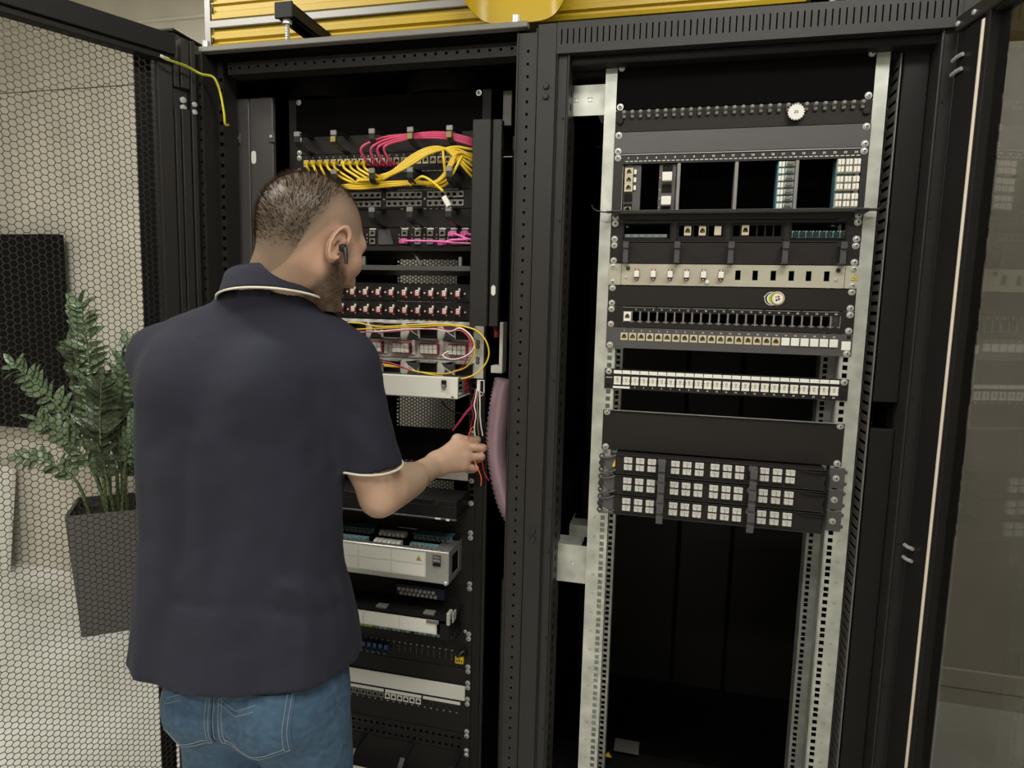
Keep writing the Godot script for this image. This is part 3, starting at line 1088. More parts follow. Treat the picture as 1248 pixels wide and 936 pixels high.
func build_right_equipment() -> void:
	var s: SurfaceTool
	var t: Node3D
	var h := U
	# 1: wide black blank at the top
	t = unit("blanking_plate", "plain black double-height blank panel at the top of the right rack", "panel", true, 0, 2, "panel_flat", [], 0.002)
	# 2: lacing bar with pegs
	t = unit("lacing_bar", "black panel with a row of small rounded pegs under the top blank", "panel", true, 2, 1, "panel", [], 0.002, false)
	s = st()
	lathe(s, [Vector2(0.0045, 0.0), Vector2(0.0045, 0.008), Vector2(0.003, 0.011), Vector2(0.0, 0.0115)], Vector3.ZERO, Vector3.BACK, 10)
	bx(s, -0.0035, -0.011, 0.0, 0.0035, 0.0, 0.006, 0.0015)
	var peg := mk([[s, "plastic_grey"]])
	for i in 28:
		put("peg", peg, t, Vector3(-0.2235 + i * 0.01655, h - 0.0065, 0.002))
	for k in [-1, 1]:
		bolt(t, Vector3(k * 0.231, h * 0.5, 0.002), 0.007, "black_screw", Vector3.BACK, "panel")
	# round toothed badge
	var b := thing("badge", "round white and navy toothed badge on the pegged black panel", "badge", Vector3(0.105, yu(2.47), 0.0128))
	s = st()
	var poly := PackedVector2Array()
	for i in 72:
		var r := 0.0145 + 0.0016 * cos(TAU * i / 72.0 * 18.0)
		poly.append(Vector2(r * cos(TAU * i / 72.0), r * sin(TAU * i / 72.0)))
	prism(s, poly, 0.0, 0.0012)
	obj("disc", s, "print_white", b)
	s = st()
	for q in [[0.35, 2.8], [3.5, 5.93]]:
		for i in 16:
			var d0 := Vector2.from_angle(lerpf(q[0], q[1], i / 16.0))
			var d1 := Vector2.from_angle(lerpf(q[0], q[1], (i + 1) / 16.0))
			prism(s, PackedVector2Array([d0 * 0.0112, d1 * 0.0112, d1 * 0.0066, d0 * 0.0066]), 0.0012, 0.0016)
	lettering(s, "25", 0.0075, Vector3(0, 0, 0.0013), true)
	bx(s, -0.0045, -0.0046, 0.0012, 0.0045, -0.0041, 0.0016)
	bx(s, -0.0035, 0.0042, 0.0012, 0.0035, 0.0046, 0.0016)
	obj("emblem", s, "navy_ink", b)
	# 3: grey blank
	t = unit("blanking_plate", "lighter grey blank panel between the pegged panel and the numbered frame", "panel", true, 3, 1, "panel_grey", [], 0.006)
	# 4: three units high module frame
	var top := 3 * U
	var Y := func(u: float) -> float: return top - (u - 4.0) * U
	t = unit("module_rack", "open module frame numbered 1 to 24 with fibre and jack inserts", "frame", true, 4, 3, "frame", [Rect2(-0.222, Y.call(6.62), 0.452, Y.call(4.43) - Y.call(6.62))], 0.004)
	numbers(t, -0.211, 0.219, 24, Y.call(4.17), 0.0055, 1, 0.0041)
	s = st()
	for i in 48:
		bx(s, -0.217 + i * 0.0093, Y.call(4.33), 0.004, -0.217 + i * 0.0093 + 0.006, Y.call(4.30), 0.0046)
	bx(s, -0.236, Y.call(4.03), 0.002, 0.236, Y.call(4.0) - 0.0006, 0.006)
	obj("top_ticks", s, "print_white", t)
	for x in [-0.1085, 0.0035, 0.116]:
		s = st()
		bx(s, x - 0.0035, Y.call(6.64), -0.03, x + 0.0035, Y.call(4.42), 0.003, 0.0008)
		obj("divider", s, "alu", t)
	s = st()
	bx(s, -0.24, Y.call(6.78), 0.0, 0.245, Y.call(6.62), 0.028, 0.002)
	bx(s, 0.22, Y.call(6.7), 0.01, 0.262, Y.call(6.63), 0.03, 0.001)
	bx(s, -0.25, Y.call(6.7), 0.01, -0.22, Y.call(6.63), 0.03, 0.001)
	obj("lower_lip", s, "frame", t)
	s = st()
	bx(s, -0.24, Y.call(6.625), 0.0, 0.245, Y.call(6.605), 0.0275, 0.0004)
	obj("lip_edge", s, "alu", t)
	s = st()
	bx(s, -0.2205, Y.call(6.7), -0.2, 0.2205, Y.call(4.3), -0.19)
	bx(s, -0.2205, Y.call(6.7), -0.2, -0.2185, Y.call(4.3), 0.0)
	bx(s, 0.2185, Y.call(6.7), -0.2, 0.2205, Y.call(4.3), 0.0)
	bx(s, -0.2205, Y.call(6.7), -0.2, 0.2205, Y.call(6.63), -0.001)
	obj("rear_box", s, "hole", t)
	var mod := func(called: String, x0: float, x1: float, m: String) -> Node3D:
		var q := st()
		bx(q, x0, Y.call(6.62), -0.03, x1, Y.call(4.46), -0.002, 0.0005)
		return obj(called, q, m, t)
	var md: Node3D = mod.call("jack_module", -0.222, -0.184, "panel_grey")
	for i in 3:
		put("jack", jack_mesh("beige", 0.0165, 0.0155), md, Vector3(-0.2085, Y.call(4.78 + i * 0.36), 0.001))
		var q := st()
		bx(q, -0.1985, Y.call(4.88 + i * 0.36), -0.002, -0.1935, Y.call(4.68 + i * 0.36), 0.002)
		obj("latch", q, "white_plastic", md)
	for u in [5.95, 6.4]:
		put("empty_port", blank_mesh("hole", 0.017, 0.017, 0.0012), md, Vector3(-0.2085, Y.call(u), -0.002))
	put("dark_jack", jack_mesh("beige_dark", 0.014, 0.012), md, Vector3(-0.2085, Y.call(6.5), 0.0))
	md = mod.call("jack_module", -0.1475, -0.1135, "panel_grey")
	for u in [4.68, 5.55]:
		put("empty_port", blank_mesh("hole", 0.02, 0.0165, 0.0012), md, Vector3(-0.131, Y.call(u), -0.002))
	for u in [5.05, 6.13]:
		put("white_jack", blank_mesh("white_plastic", 0.0195, 0.0175, 0.014), md, Vector3(-0.131, Y.call(u), -0.002))
	put("empty_port", blank_mesh("hole", 0.02, 0.007, 0.0012), md, Vector3(-0.131, Y.call(6.45), -0.002))
	for u in [5.05, 5.6, 6.0, 6.4]:
		bolt(md, Vector3(-0.145, Y.call(u), -0.002), 0.0012, "pin")
	md = mod.call("fibre_module", 0.0805, 0.1125, "aqua_dark")
	for i in 7:
		put("fibre_port", adapter_mesh("aqua", "white_plastic", 0.012, 0.0125), md, Vector3(0.0875, Y.call(4.62 + i * 0.3), -0.002))
		put("fibre_port", adapter_mesh("white_plastic", "plastic_grey", 0.016, 0.0085, false), md, Vector3(0.103, Y.call(4.58 + i * 0.3), -0.002))
	md = mod.call("fibre_module", 0.187, 0.2295, "aqua_dark")
	for r in 3:
		for c in 3:
			for k in 2:
				put("fibre_port", adapter_mesh("beige", "white_plastic", 0.0125, 0.0135), md, Vector3(0.194 + c * 0.0142, Y.call(4.6 + r * 0.73 + k * 0.31), 0.0))
	# thin black wires hooked over the lip
	for k in [-1, 1]:
		s = st()
		var x: float = 0.262 * k
		tube(s, smooth([Vector3(x * 0.92, yu(6.72), 0.03), Vector3(x, yu(6.68), 0.035), Vector3(x * 1.05, yu(6.55), 0.03), Vector3(x * 1.08, yu(6.3), 0.012)] if k < 0 else [Vector3(x * 0.95, yu(6.68), 0.032), Vector3(x, yu(6.66), 0.036), Vector3(x * 1.05, yu(6.4), 0.02)]), 0.0016, 6)
		tag(obj("black_wire", s, "black_cable"), ["thin black wire curling over the left rail beside the module frame", "thin black wire hooked over the right rail beside the module frame"][0 if k < 0 else 1], "wire")
	# 5: cassettes
	var bays := [[-0.216, -0.117], [-0.107, -0.011], [-0.001, 0.1005], [0.1115, 0.214]]
	var holes := []
	for q in bays:
		holes.append(Rect2(q[0], 0.006, q[1] - q[0], 0.033))
	t = unit("cassette_bay", "black panel with four cassettes, a few beige jacks and pale blue ports", "patch panel", true, 7, 1, "panel", holes, 0.003)
	s = st()
	bx(s, -0.22, 0.002, -0.1, 0.22, 0.042, -0.095)
	obj("rear_box", s, "hole", t)
	for b_ in 4:
		var q: Array = bays[b_]
		s = st()
		for e in [[q[0], q[0] + 0.003], [q[1] - 0.003, q[1]]]:
			bx(s, e[0], 0.005, -0.03, e[1], 0.04, 0.005, 0.0008)
		bx(s, q[0], 0.038, -0.03, q[1], 0.0405, 0.004)
		bx(s, q[0], 0.0045, -0.03, q[1], 0.008, 0.004)
		if b_ in [1, 2]:
			bx(s, q[0], 0.008, -0.012, q[1], 0.012, 0.001)
			bx(s, q[0], 0.034, -0.012, q[1], 0.038, 0.001)
			for i in 7:
				var x := lerpf(q[0] + 0.004, q[1] - 0.004, i / 6.0)
				bx(s, x - 0.0012, 0.012, -0.012, x + 0.0012, 0.034, 0.001)
		var c := obj("cassette", s, "frame_dark", t)
		if b_ == 0:
			s = st()
			bx(s, q[0] + 0.004, 0.0085, -0.02, q[1] - 0.008, 0.0165, 0.003, 0.001)
			var base := obj("port_strip", s, "aqua_dark", c)
			for i in 6:
				put("fibre_port", blank_mesh("plastic_grey", 0.011, 0.0065, 0.004), base, Vector3(q[0] + 0.012 + i * 0.0145, 0.0125, 0.002))
		if b_ == 3:
			for i in 8:
				put("fibre_port", adapter_mesh("aqua", "plastic_black", 0.0105, 0.0135, false), c, Vector3(q[0] + 0.009 + i * 0.0124, 0.0155, -0.001))
		if b_ == 1:
			for x in [-0.0865, -0.0575]:
				put("jack", jack_mesh("beige", 0.0135, 0.0185, "beige_dark"), c, Vector3(x + 0.002, 0.023, 0.0))
			put("jack", blank_mesh("beige", 0.0135, 0.0185, 0.004), c, Vector3(-0.0255, 0.023, 0.0))
		if b_ == 2:
			put("jack", jack_mesh("beige", 0.0135, 0.0195), c, Vector3(0.0275, 0.024, 0.0))
	# 6: cable manager with five latches
	t = unit("cable_manager", "black cable manager with five latch arms above the beige panel", "cable manager", true, 8, 1, "panel")
	for x in [-0.207, -0.1035, 0.001, 0.103, 0.2075]:
		s = st()
		bx(s, x - 0.006, 0.036, 0.0, x + 0.006, 0.0435, 0.024, 0.001)
		bx(s, x - 0.006, 0.03, 0.02, x + 0.006, 0.0435, 0.027, 0.001)
		bx(s, x - 0.0055, 0.002, 0.018, x + 0.0055, 0.03, 0.0225, 0.001)
		bx(s, x - 0.006, 0.001, 0.0, x + 0.006, 0.005, 0.0225, 0.001)
		obj("latch_arm", s, "grey_gloss", t)
	# 7: beige panel with red and white fibre adapters
	holes = []
	var xs := [-0.183, -0.149, -0.115, -0.082, -0.0485, -0.0145, 0.0187, 0.0518, 0.0861, 0.1199, 0.1518, 0.1849]
	for i in range(6, 12):
		holes.append(Rect2(xs[i] - 0.0052, 0.0135, 0.0104, 0.0195))
	t = unit("fibre_bay", "beige panel with six red and white adapters and six empty slots", "patch panel", true, 9, 1, "panel_beige", holes, 0.004)
	s = st()
	for x in [-0.2155, 0.2175]:
		bx(s, x - 0.0004, 0.001, 0.004, x + 0.0004, 0.0434, 0.0043)
	obj("seam", s, "ink", t)
	s = st()
	bx(s, -0.2, 0.005, -0.03, 0.2, 0.04, -0.025)
	obj("rear_box", s, "hole", t)
	for i in 6:
		put("fibre_adapter", capped_adapter(), t, Vector3(xs[i], 0.0225, 0.004))
	for x in [-0.2015, 0.2045]:
		bolt(t, Vector3(x, 0.035, 0.004), 0.0042, "black_knob", Vector3.BACK, "plastic_black")
		bolt(t, Vector3(x - 0.003, 0.0165, 0.004), 0.003, "small_screw")
	s = st()
	lathe(s, [Vector2(0.0042, 0.0), Vector2(0.004, 0.004), Vector2(0.0, 0.0052)], Vector3(-0.0405, 0.009, 0.004), Vector3.BACK, 12)
	obj("white_cap", s, "white_plastic", t)
	sticker_triangle(t, Vector3(0.2352, 0.021, 0.0041), 0.0125)
	# 8: dark blank with a cable section sticker
	t = unit("blanking_plate", "dark blank panel with a round cable picture sticker, below the beige panel", "panel", true, 10, 1, "panel")
	var k8 := thing("sticker", "round sticker showing a cut cable with coloured cores on the dark blank", "sticker", Vector3(0.093, yu(10.5), 0.0022))
	s = st()
	prism(s, circle(-0.007, 0.0, 0.0135, 24), 0.0, 0.0005)
	prism(s, circle(0.004, 0.0005, 0.0138, 24), 0.0, 0.0004)
	prism(s, pv([-0.022, 0.004, -0.019, 0.006, -0.017, 0.001, -0.0195, 0.0]), 0.0, 0.0005)
	obj("paper", s, "print_white", k8)
	s = st()
	prism(s, circle(-0.007, 0.0, 0.0123, 24), 0.0005, 0.0007)
	obj("dark_ring", s, "ink", k8)
	s = st()
	prism(s, circle(-0.0045, 0.0, 0.0112, 24), 0.0007, 0.0009)
	obj("pale_ring", s, "print_white", k8)
	s = st()
	prism(s, circle(-0.002, 0.0, 0.0108, 24), 0.0009, 0.0011)
	obj("olive_ring", s, "earth_green", k8)
	s = st()
	prism(s, circle(0.004, 0.0004, 0.0128, 24), 0.0011, 0.0013)
	obj("gold_ring", s, "contact", k8)
	s = st()
	prism(s, circle(0.0045, 0.0002, 0.0103, 24), 0.0013, 0.0015)
	obj("white_core", s, "print_white", k8)
	var cores := [[0.006, 0.0042, "red"], [0.0015, 0.003, "green"], [0.0025, -0.003, "ink"], [0.007, -0.0008, "navy_ink"]]
	for c in cores:
		s = st()
		prism(s, circle(c[0], c[1], 0.0022, 12), 0.0015, 0.0018)
		obj("core", s, c[2], k8)
	# 9: row of empty black ports
	holes = []
	for i in 24:
		holes.append(Rect2(-0.1985 + i * 0.01765 - 0.0072, 0.0135, 0.0144, 0.0195))
	t = unit("patch_bay", "black 24-port panel of empty ports with one grey jack at the left", "patch panel", true, 11, 1, "panel", holes, 0.004)
	s = st()
	for i in 24:
		var x := -0.1985 + i * 0.01765
		for k in [-1, 1]:
			bx(s, x + k * 0.0072, 0.0105, 0.001, x + k * 0.0088, 0.0345, 0.0052)
			bx(s, x + k * 0.0072, 0.0118, 0.001, x + k * 0.0035, 0.0142, 0.005)
	for q in 6:
		var x := -0.207 + q * 0.0706
		bx(s, x, 0.0418, 0.004, x + 0.066, 0.0432, 0.0055)
	obj("port_frames", s, "plastic_grey", t)
	s = st()
	bx(s, -0.21, 0.005, -0.05, 0.21, 0.04, -0.045)
	obj("rear_box", s, "hole", t)
	numbers(t, -0.1808, 0.2075, 23, 0.0385, 0.0042, 2, 0.0041)
	put("grey_jack", jack_mesh("white_plastic", 0.0144, 0.0195, "plastic_grey"), t, Vector3(-0.1985, 0.0235, 0.003))
	# 10: beige jacks and white blanks
	holes = []
	for i in 24:
		holes.append(Rect2(-0.2035 + i * 0.01785 - 0.0073, 0.0175, 0.0146, 0.0158))
	t = unit("patch_bay", "grey 24-port panel with eighteen beige jacks and six white blanks", "patch panel", true, 12, 1, "panel_grey", holes, 0.004, false)
	screws(t, [0.00635], 0.23255, 0.004)
	numbers(t, -0.2035, 0.207, 24, 0.038, 0.0042, 1, 0.0041)
	for i in 24:
		var x := -0.2035 + i * 0.01785
		if i < 18:
			put("jack", jack_mesh("beige", 0.0146, 0.0158, "beige_dark"), t, Vector3(x, 0.0254, 0.0015))
		else:
			put("white_blank", blank_mesh("white_plastic", 0.0152, 0.0158, 0.004), t, Vector3(x, 0.0254, 0.003))
	put("blank_label", blank_mesh("white_label", 0.0165, 0.017, 0.0006), t, Vector3(0.23, 0.0215, 0.004))
	put("square_hole", blank_mesh("hole", 0.007, 0.007, 0.0004), t, Vector3(0.2335, 0.038, 0.004))
	# 11: jacks under a white label strip
	holes = []
	for i in 24:
		holes.append(Rect2(-0.2135 + i * 0.01865 - 0.0075, 0.0105, 0.015, 0.0175))
	t = unit("patch_bay", "black 24-port panel of cream jacks below a row of white labels", "patch panel", true, 14, 1, "panel", holes, 0.003, false)
	screws(t, [U - 0.00635], 0.23255, 0.003)
	numbers(t, -0.2135 + 2 * 0.01865, 0.2155, 22, 0.0058, 0.0042, 3, 0.0031)
	for i in 24:
		var x := -0.2135 + i * 0.01865
		put("jack", cream_jack(), t, Vector3(x, 0.0192, 0.002))
		put("port_label", blank_mesh("white_label", 0.0172, 0.0075, 0.001), t, Vector3(x, 0.0373, 0.003))
	put("paper_strip", blank_mesh("white_label", 0.036, 0.0045, 0.0006), t, Vector3(-0.2045, 0.0045, 0.003))
	for k in [-1, 1]:
		put("ear_hole", blank_mesh("hole", 0.008, 0.0065, 0.0004), t, Vector3(k * 0.2325, 0.0075, 0.003))
	s = st()
	bx(s, -0.222, 0.0335, 0.003, 0.222, 0.0345, 0.0034)
	bx(s, -0.238, 0.0245, 0.003, -0.224, 0.0255, 0.0034)
	obj("printed_line", s, "print_white", t)
	# 12: black blank of two units
	t = unit("blanking_plate", "plain black double-height blank panel above the stacked fibre trays", "panel", true, 16, 2, "panel")
	s = st()
	bx(s, -0.2412, 2 * U - 0.0022, 0.0, 0.2412, 2 * U - 0.0005, 0.006, 0.0005)
	obj("top_fold", s, "alu", t)
	# 13: three stacked trays of fibre adapters
	for k in 3:
		fibre_tray(k)
	# paper and a small sign on the floor of the rack
	t = thing("instruction_sheet", "small grey sheet with a yellow mark lying in the bottom of the right rack", "paper", Vector3(-0.165, 0.1155, -0.5))
	s = st()
	bx(s, -0.045, 0.0, -0.03, 0.03, 0.0015, 0.03)
	obj("paper", s, "plastic_grey", t)
	s = st()
	X = Transform3D(Basis(Vector3.RIGHT, -PI / 2), Vector3(-0.06, 0.0018, 0.055))
	prism(s, pv([-0.012, -0.01, 0.012, -0.01, 0.0, 0.012]), -0.0015, 0.0)
	X = Transform3D.IDENTITY
	obj("yellow_mark", s, "warning_yellow", t)


func cream_jack() -> Mesh:
	if not shared.has("cream jack"):
		var s := st()
		plate(s, -0.0075, -0.0086, 0.0075, 0.0086, 0.0, 0.0035, [Rect2(-0.0026, -0.004, 0.0052, 0.0095), Rect2(-0.0075, -0.0025, 0.0018, 0.0016), Rect2(-0.0075, 0.0015, 0.0018, 0.0016), Rect2(0.0057, -0.0025, 0.0018, 0.0016), Rect2(0.0057, 0.0015, 0.0018, 0.0016)])
		var k := st()
		bx(k, -0.004, -0.005, -0.003, 0.004, 0.006, 0.001)
		var c := st()
		bx(c, -0.0016, -0.0035, 0.001, 0.0016, 0.005, 0.0018)
		shared["cream jack"] = mk([[s, "white_plastic"], [k, "label_cream"], [c, "beige"]])
	return shared["cream jack"]


func sticker_triangle(t: Node3D, at: Vector3, size: float) -> void:
	var s := st()
	var p := func(q: SurfaceTool, k: float, z0: float, z1: float) -> void: prism(q, pv([at.x - size * 0.5 * k, at.y - size * 0.42 * k, at.x + size * 0.5 * k, at.y - size * 0.42 * k, at.x, at.y + size * 0.5 * k]), at.z + z0, at.z + z1)
	p.call(s, 1.0, 0.0, 0.0003)
	var o := obj("warning_sticker", s, "ink", t)
	s = st()
	p.call(s, 0.84, 0.0003, 0.0005)
	obj("yellow_field", s, "warning_yellow", o)
	s = st()
	prism(s, circle(at.x, at.y - size * 0.1, size * 0.09, 8), at.z + 0.0005, at.z + 0.0007)
	for a in 6:
		X = Transform3D(Basis(Vector3.BACK, TAU * a / 6.0), Vector3(at.x, at.y - size * 0.1, 0))
		bx(s, size * 0.1, -size * 0.02, at.z + 0.0005, size * 0.22, size * 0.02, at.z + 0.0007)
	X = Transform3D.IDENTITY
	obj("sign", s, "ink", o)


func fibre_tray(k: int) -> void:
	var t := thing("fibre_tray", ["topmost of three stacked black fibre trays with white adapter blocks", "middle one of three stacked black fibre trays with white adapter blocks", "lowest of three stacked black fibre trays with white adapter blocks"][k], "fibre tray", Vector3(0, yu(18.05 + k * 1.005), 0.03), "stacked fibre trays")
	# here y = 0 is the upper edge of the tray and z = 0 its front
	var holes := []
	var cols := [-0.181, -0.156, -0.1315, -0.0835, -0.0595, -0.035, -0.004, 0.0205, 0.0445, 0.0925, 0.117, 0.1415]
	for c in cols:
		for r in 2:
			holes.append(Rect2(c - 0.009, -0.0182 - r * 0.0152, 0.018, 0.0126))
	var s := st()
	plate(s, -0.208, -0.042, 0.208, -0.002, -0.003, 0.0, holes)
	bx(s, -0.208, -0.043, -0.12, 0.208, -0.041, 0.003, 0.0006)
	bx(s, -0.208, -0.003, -0.12, 0.208, -0.001, 0.003, 0.0006)
	bx(s, 0.206, -0.042, -0.03, 0.208, -0.002, 0.0)
	obj("tray_front", s, "panel", t)
	for c in cols:
		for r in 2:
			put("adapter_block", quad_block(), t, Vector3(c, -0.0119 - r * 0.0152, 0.0))
	# side arms
	s = st()
	X = Transform3D(Basis.IDENTITY, Vector3(0, 0, -0.01))
	prism(s, pv([-0.2085, -0.002, -0.225, -0.012, -0.241, -0.014, -0.241, -0.03, -0.228, -0.032, -0.2085, -0.042]), -0.012, 0.006)
	X = Transform3D.IDENTITY
	for y in [-0.006, -0.038]:
		tube(s, smooth([Vector3(-0.206, y + 0.003, 0.0), Vector3(-0.22, y - 0.003, 0.0), Vector3(-0.24, y - 0.005, -0.002)]), 0.0018, 6)
	obj("side_arm", s, "grey_gloss", t)
	s = st()
	for j in 3:
		lathe(s, [Vector2(0.0035, -0.003), Vector2(0.006, -0.003), Vector2(0.006, 0.003), Vector2(0.0035, 0.003), Vector2(0.0035, -0.003)], Vector3(-0.2375, -0.008 - j * 0.0145, -0.004), Vector3.BACK, 12)
	obj("cable_eyes", s, "plastic_black", t)
	s = st()
	bx(s, 0.16, -0.04, -0.01, 0.208, -0.004, -0.0005, 0.001)
	tube(s, smooth([Vector3(0.16, -0.002, 0.002), Vector3(0.172, -0.006, 0.004), Vector3(0.208, -0.008, 0.002)]), 0.0016, 6)
	obj("side_arm", s, "frame_dark", t)
	s = st()
	bx(s, 0.221, -0.043, -0.03, 0.2485, -0.001, -0.026, 0.0008)
	bx(s, 0.2485, -0.012, -0.03, 0.253, -0.006, -0.026)
	bx(s, 0.2485, -0.036, -0.03, 0.253, -0.03, -0.026)
	var e := obj("ear", s, "panel_grey", t)
	put("screw", screw_mesh(), e, Vector3(0.2325, -0.022, -0.026))
	# two upright latches
	for x in [-0.1115, 0.0685]:
		s = st()
		X = Transform3D(Basis(Vector3.UP, PI / 2), Vector3(x - 0.006, 0, 0))
		prism(s, pv([0.0, -0.004, -0.012, -0.003, -0.026, -0.011, -0.027, -0.025, -0.022, -0.029, -0.024, -0.036, -0.02, -0.049, -0.014, -0.049, -0.012, -0.033, -0.016, -0.028, -0.014, -0.014, 0.0, -0.012]), 0.0, 0.0135)
		X = Transform3D.IDENTITY
		bx(s, x - 0.0085, -0.013, 0.006, x + 0.0095, -0.002, 0.018, 0.002)
		obj("latch", s, "grey_gloss", t)
	if k == 0:
		s = st()
		prism(s, pv([-0.2145, -0.028, -0.2085, -0.028, -0.2085, -0.012]), 0.0, 0.0012)
		obj("yellow_tab", s, "warning_yellow", t)
	if k == 2:
		s = st()
		bx(s, -0.208, -0.0435, -0.12, 0.208, -0.043, -0.0)
		obj("tray_base", s, "panel", t)


func quad_block() -> Mesh:
	if not shared.has("quad"):
		var s := st()
		bx(s, -0.0087, -0.0061, -0.01, 0.0087, 0.0061, 0.0015, 0.0005)
		for x in [-1, 1]:
			bx(s, x * 0.0006, -0.0056, 0.0015, x * 0.0082, 0.0056, 0.0055, 0.0007)
		var k := st()
		for x in [-1, 1]:
			bx(k, x * 0.0028, 0.0008, 0.0052, x * 0.005, 0.0054, 0.0058)
		shared["quad"] = mk([[s, "adapter_grey"], [k, "white_shade"]])
	return shared["quad"]


func capped_adapter() -> Mesh:
	if not shared.has("capped"):
		var s := st()
		bx(s, -0.004, -0.0115, -0.01, 0.004, 0.0115, 0.003, 0.0006)
		bx(s, -0.0056, -0.0075, -0.01, 0.0056, 0.0075, 0.003, 0.0006)
		var k := st()
		bx(k, -0.0052, -0.0062, 0.003, 0.0052, 0.0072, 0.011, 0.001)
		bx(k, -0.0018, 0.0085, 0.003, 0.0018, 0.0105, 0.0045)
		bx(k, -0.0018, -0.0105, 0.003, 0.0018, -0.0085, 0.0045)
		shared["capped"] = mk([[s, "red_cable"], [k, "white_plastic"]])
	return shared["capped"]


func ring_mesh() -> Mesh:
	if not shared.has("ring"):
		var s := st()
		# a D ring that stands out of the panel, open at its side
		X = Transform3D(Basis(Vector3.UP, PI / 2), Vector3(-0.007, 0, 0))
		prism(s, pv([0.0, 0.02, -0.03, 0.02, -0.062, 0.014, -0.068, 0.005, -0.068, -0.007, -0.06, -0.015, -0.03, -0.0205, 0.0, -0.0205, 0.0, -0.0175, -0.03, -0.0175, -0.057, -0.0125, -0.0645, -0.0055, -0.0645, 0.0035, -0.059, 0.0115, -0.03, 0.017, 0.0, 0.017]), 0.0, 0.014)
		X = Transform3D.IDENTITY
		var k := st()
		bx(k, -0.0075, 0.005, 0.064, 0.0075, 0.0165, 0.0695, 0.001)
		shared["ring"] = mk([[s, "plastic_black"], [k, "alu"]])
	return shared["ring"]


func ring_manager(label: String, u0: float) -> Node3D:
	var t := unit("cable_manager", label, "cable manager", false, u0, 1, "panel")
	for x in [-0.198, -0.1016, -0.004, 0.0914, 0.186]:
		put("cable_ring", ring_mesh(), t, Vector3(x, U / 2.0, 0.002))
	return t


func cable(pts: Array, r: float, m: String, label: String, group := "", called := "patch_cable", per := 6) -> MeshInstance3D:
	var s := st()
	tube(s, smooth(pts, per), r, 8)
	var o := obj(called, s, m)
	tag(o, label, "cable", group)
	return o


func plug(parent: Node3D, at: Vector3, m: String, size := Vector3(0.011, 0.008, 0.022), turn := Basis.IDENTITY) -> void:
	var s := st()
	bx(s, -size.x / 2, -size.y / 2, -size.z, size.x / 2, size.y / 2, 0.0, 0.0012)
	bx(s, -size.x / 4, size.y / 2, -size.z * 0.9, size.x / 4, size.y / 2 + 0.002, -size.z * 0.2)
	var o := put("plug", mk([[s, m]]), parent, at, turn)
	o.name = "plug"


func shield_jack() -> Mesh:
	if not shared.has("shield jack"):
		var s := st()
		plate(s, -0.0074, -0.0068, 0.0074, 0.0068, 0.0, 0.004, [Rect2(-0.0048, -0.0042, 0.0096, 0.0066), Rect2(-0.0028, 0.0024, 0.0056, 0.002)])
		bx(s, -0.0074, 0.0068, -0.006, 0.0074, 0.0072, 0.004)
		var k := st()
		bx(k, -0.0055, -0.005, -0.003, 0.0055, 0.0055, -0.001)
		var c := st()
		bx(c, -0.0048, -0.0042, -0.001, 0.0048, -0.0022, 0.001)
		shared["shield jack"] = mk([[s, "alu"], [k, "hole"], [c, "beige_dark"]])
	return shared["shield jack"]


func lc_connector() -> Mesh:
	if not shared.has("lc"):
		var s := st()
		bx(s, -0.0055, -0.0065, 0.0, 0.0035, 0.0065, 0.016, 0.0008)
		bx(s, -0.0018, 0.0065, 0.0, 0.0018, 0.0125, 0.006, 0.0006)
		bx(s, -0.0018, -0.0125, 0.0, 0.0018, -0.0075, 0.006, 0.0006)
		var h2 := st()
		var k := st()
		bx(k, -0.0075, -0.0072, 0.0, -0.0054, 0.0058, 0.0163)
		bx(k, -0.0066, -0.0084, 0.0, 0.003, -0.0064, 0.0155)
		bx(k, 0.0034, -0.0064, 0.0, 0.0044, 0.003, 0.0145)
		bx(h2, 0.0036, -0.0055, 0.0, 0.0062, 0.0075, 0.008)
		var h := st()
		bx(h, -0.0035, 0.0018, 0.016, 0.0015, 0.003, 0.0164)
		bx(h, -0.0035, -0.0035, 0.016, 0.0015, -0.0022, 0.0164)
		shared["lc"] = mk([[s, "white_plastic"], [k, "red"], [h, "plastic_grey"], [h2, "plastic_black"]])
	return shared["lc"]


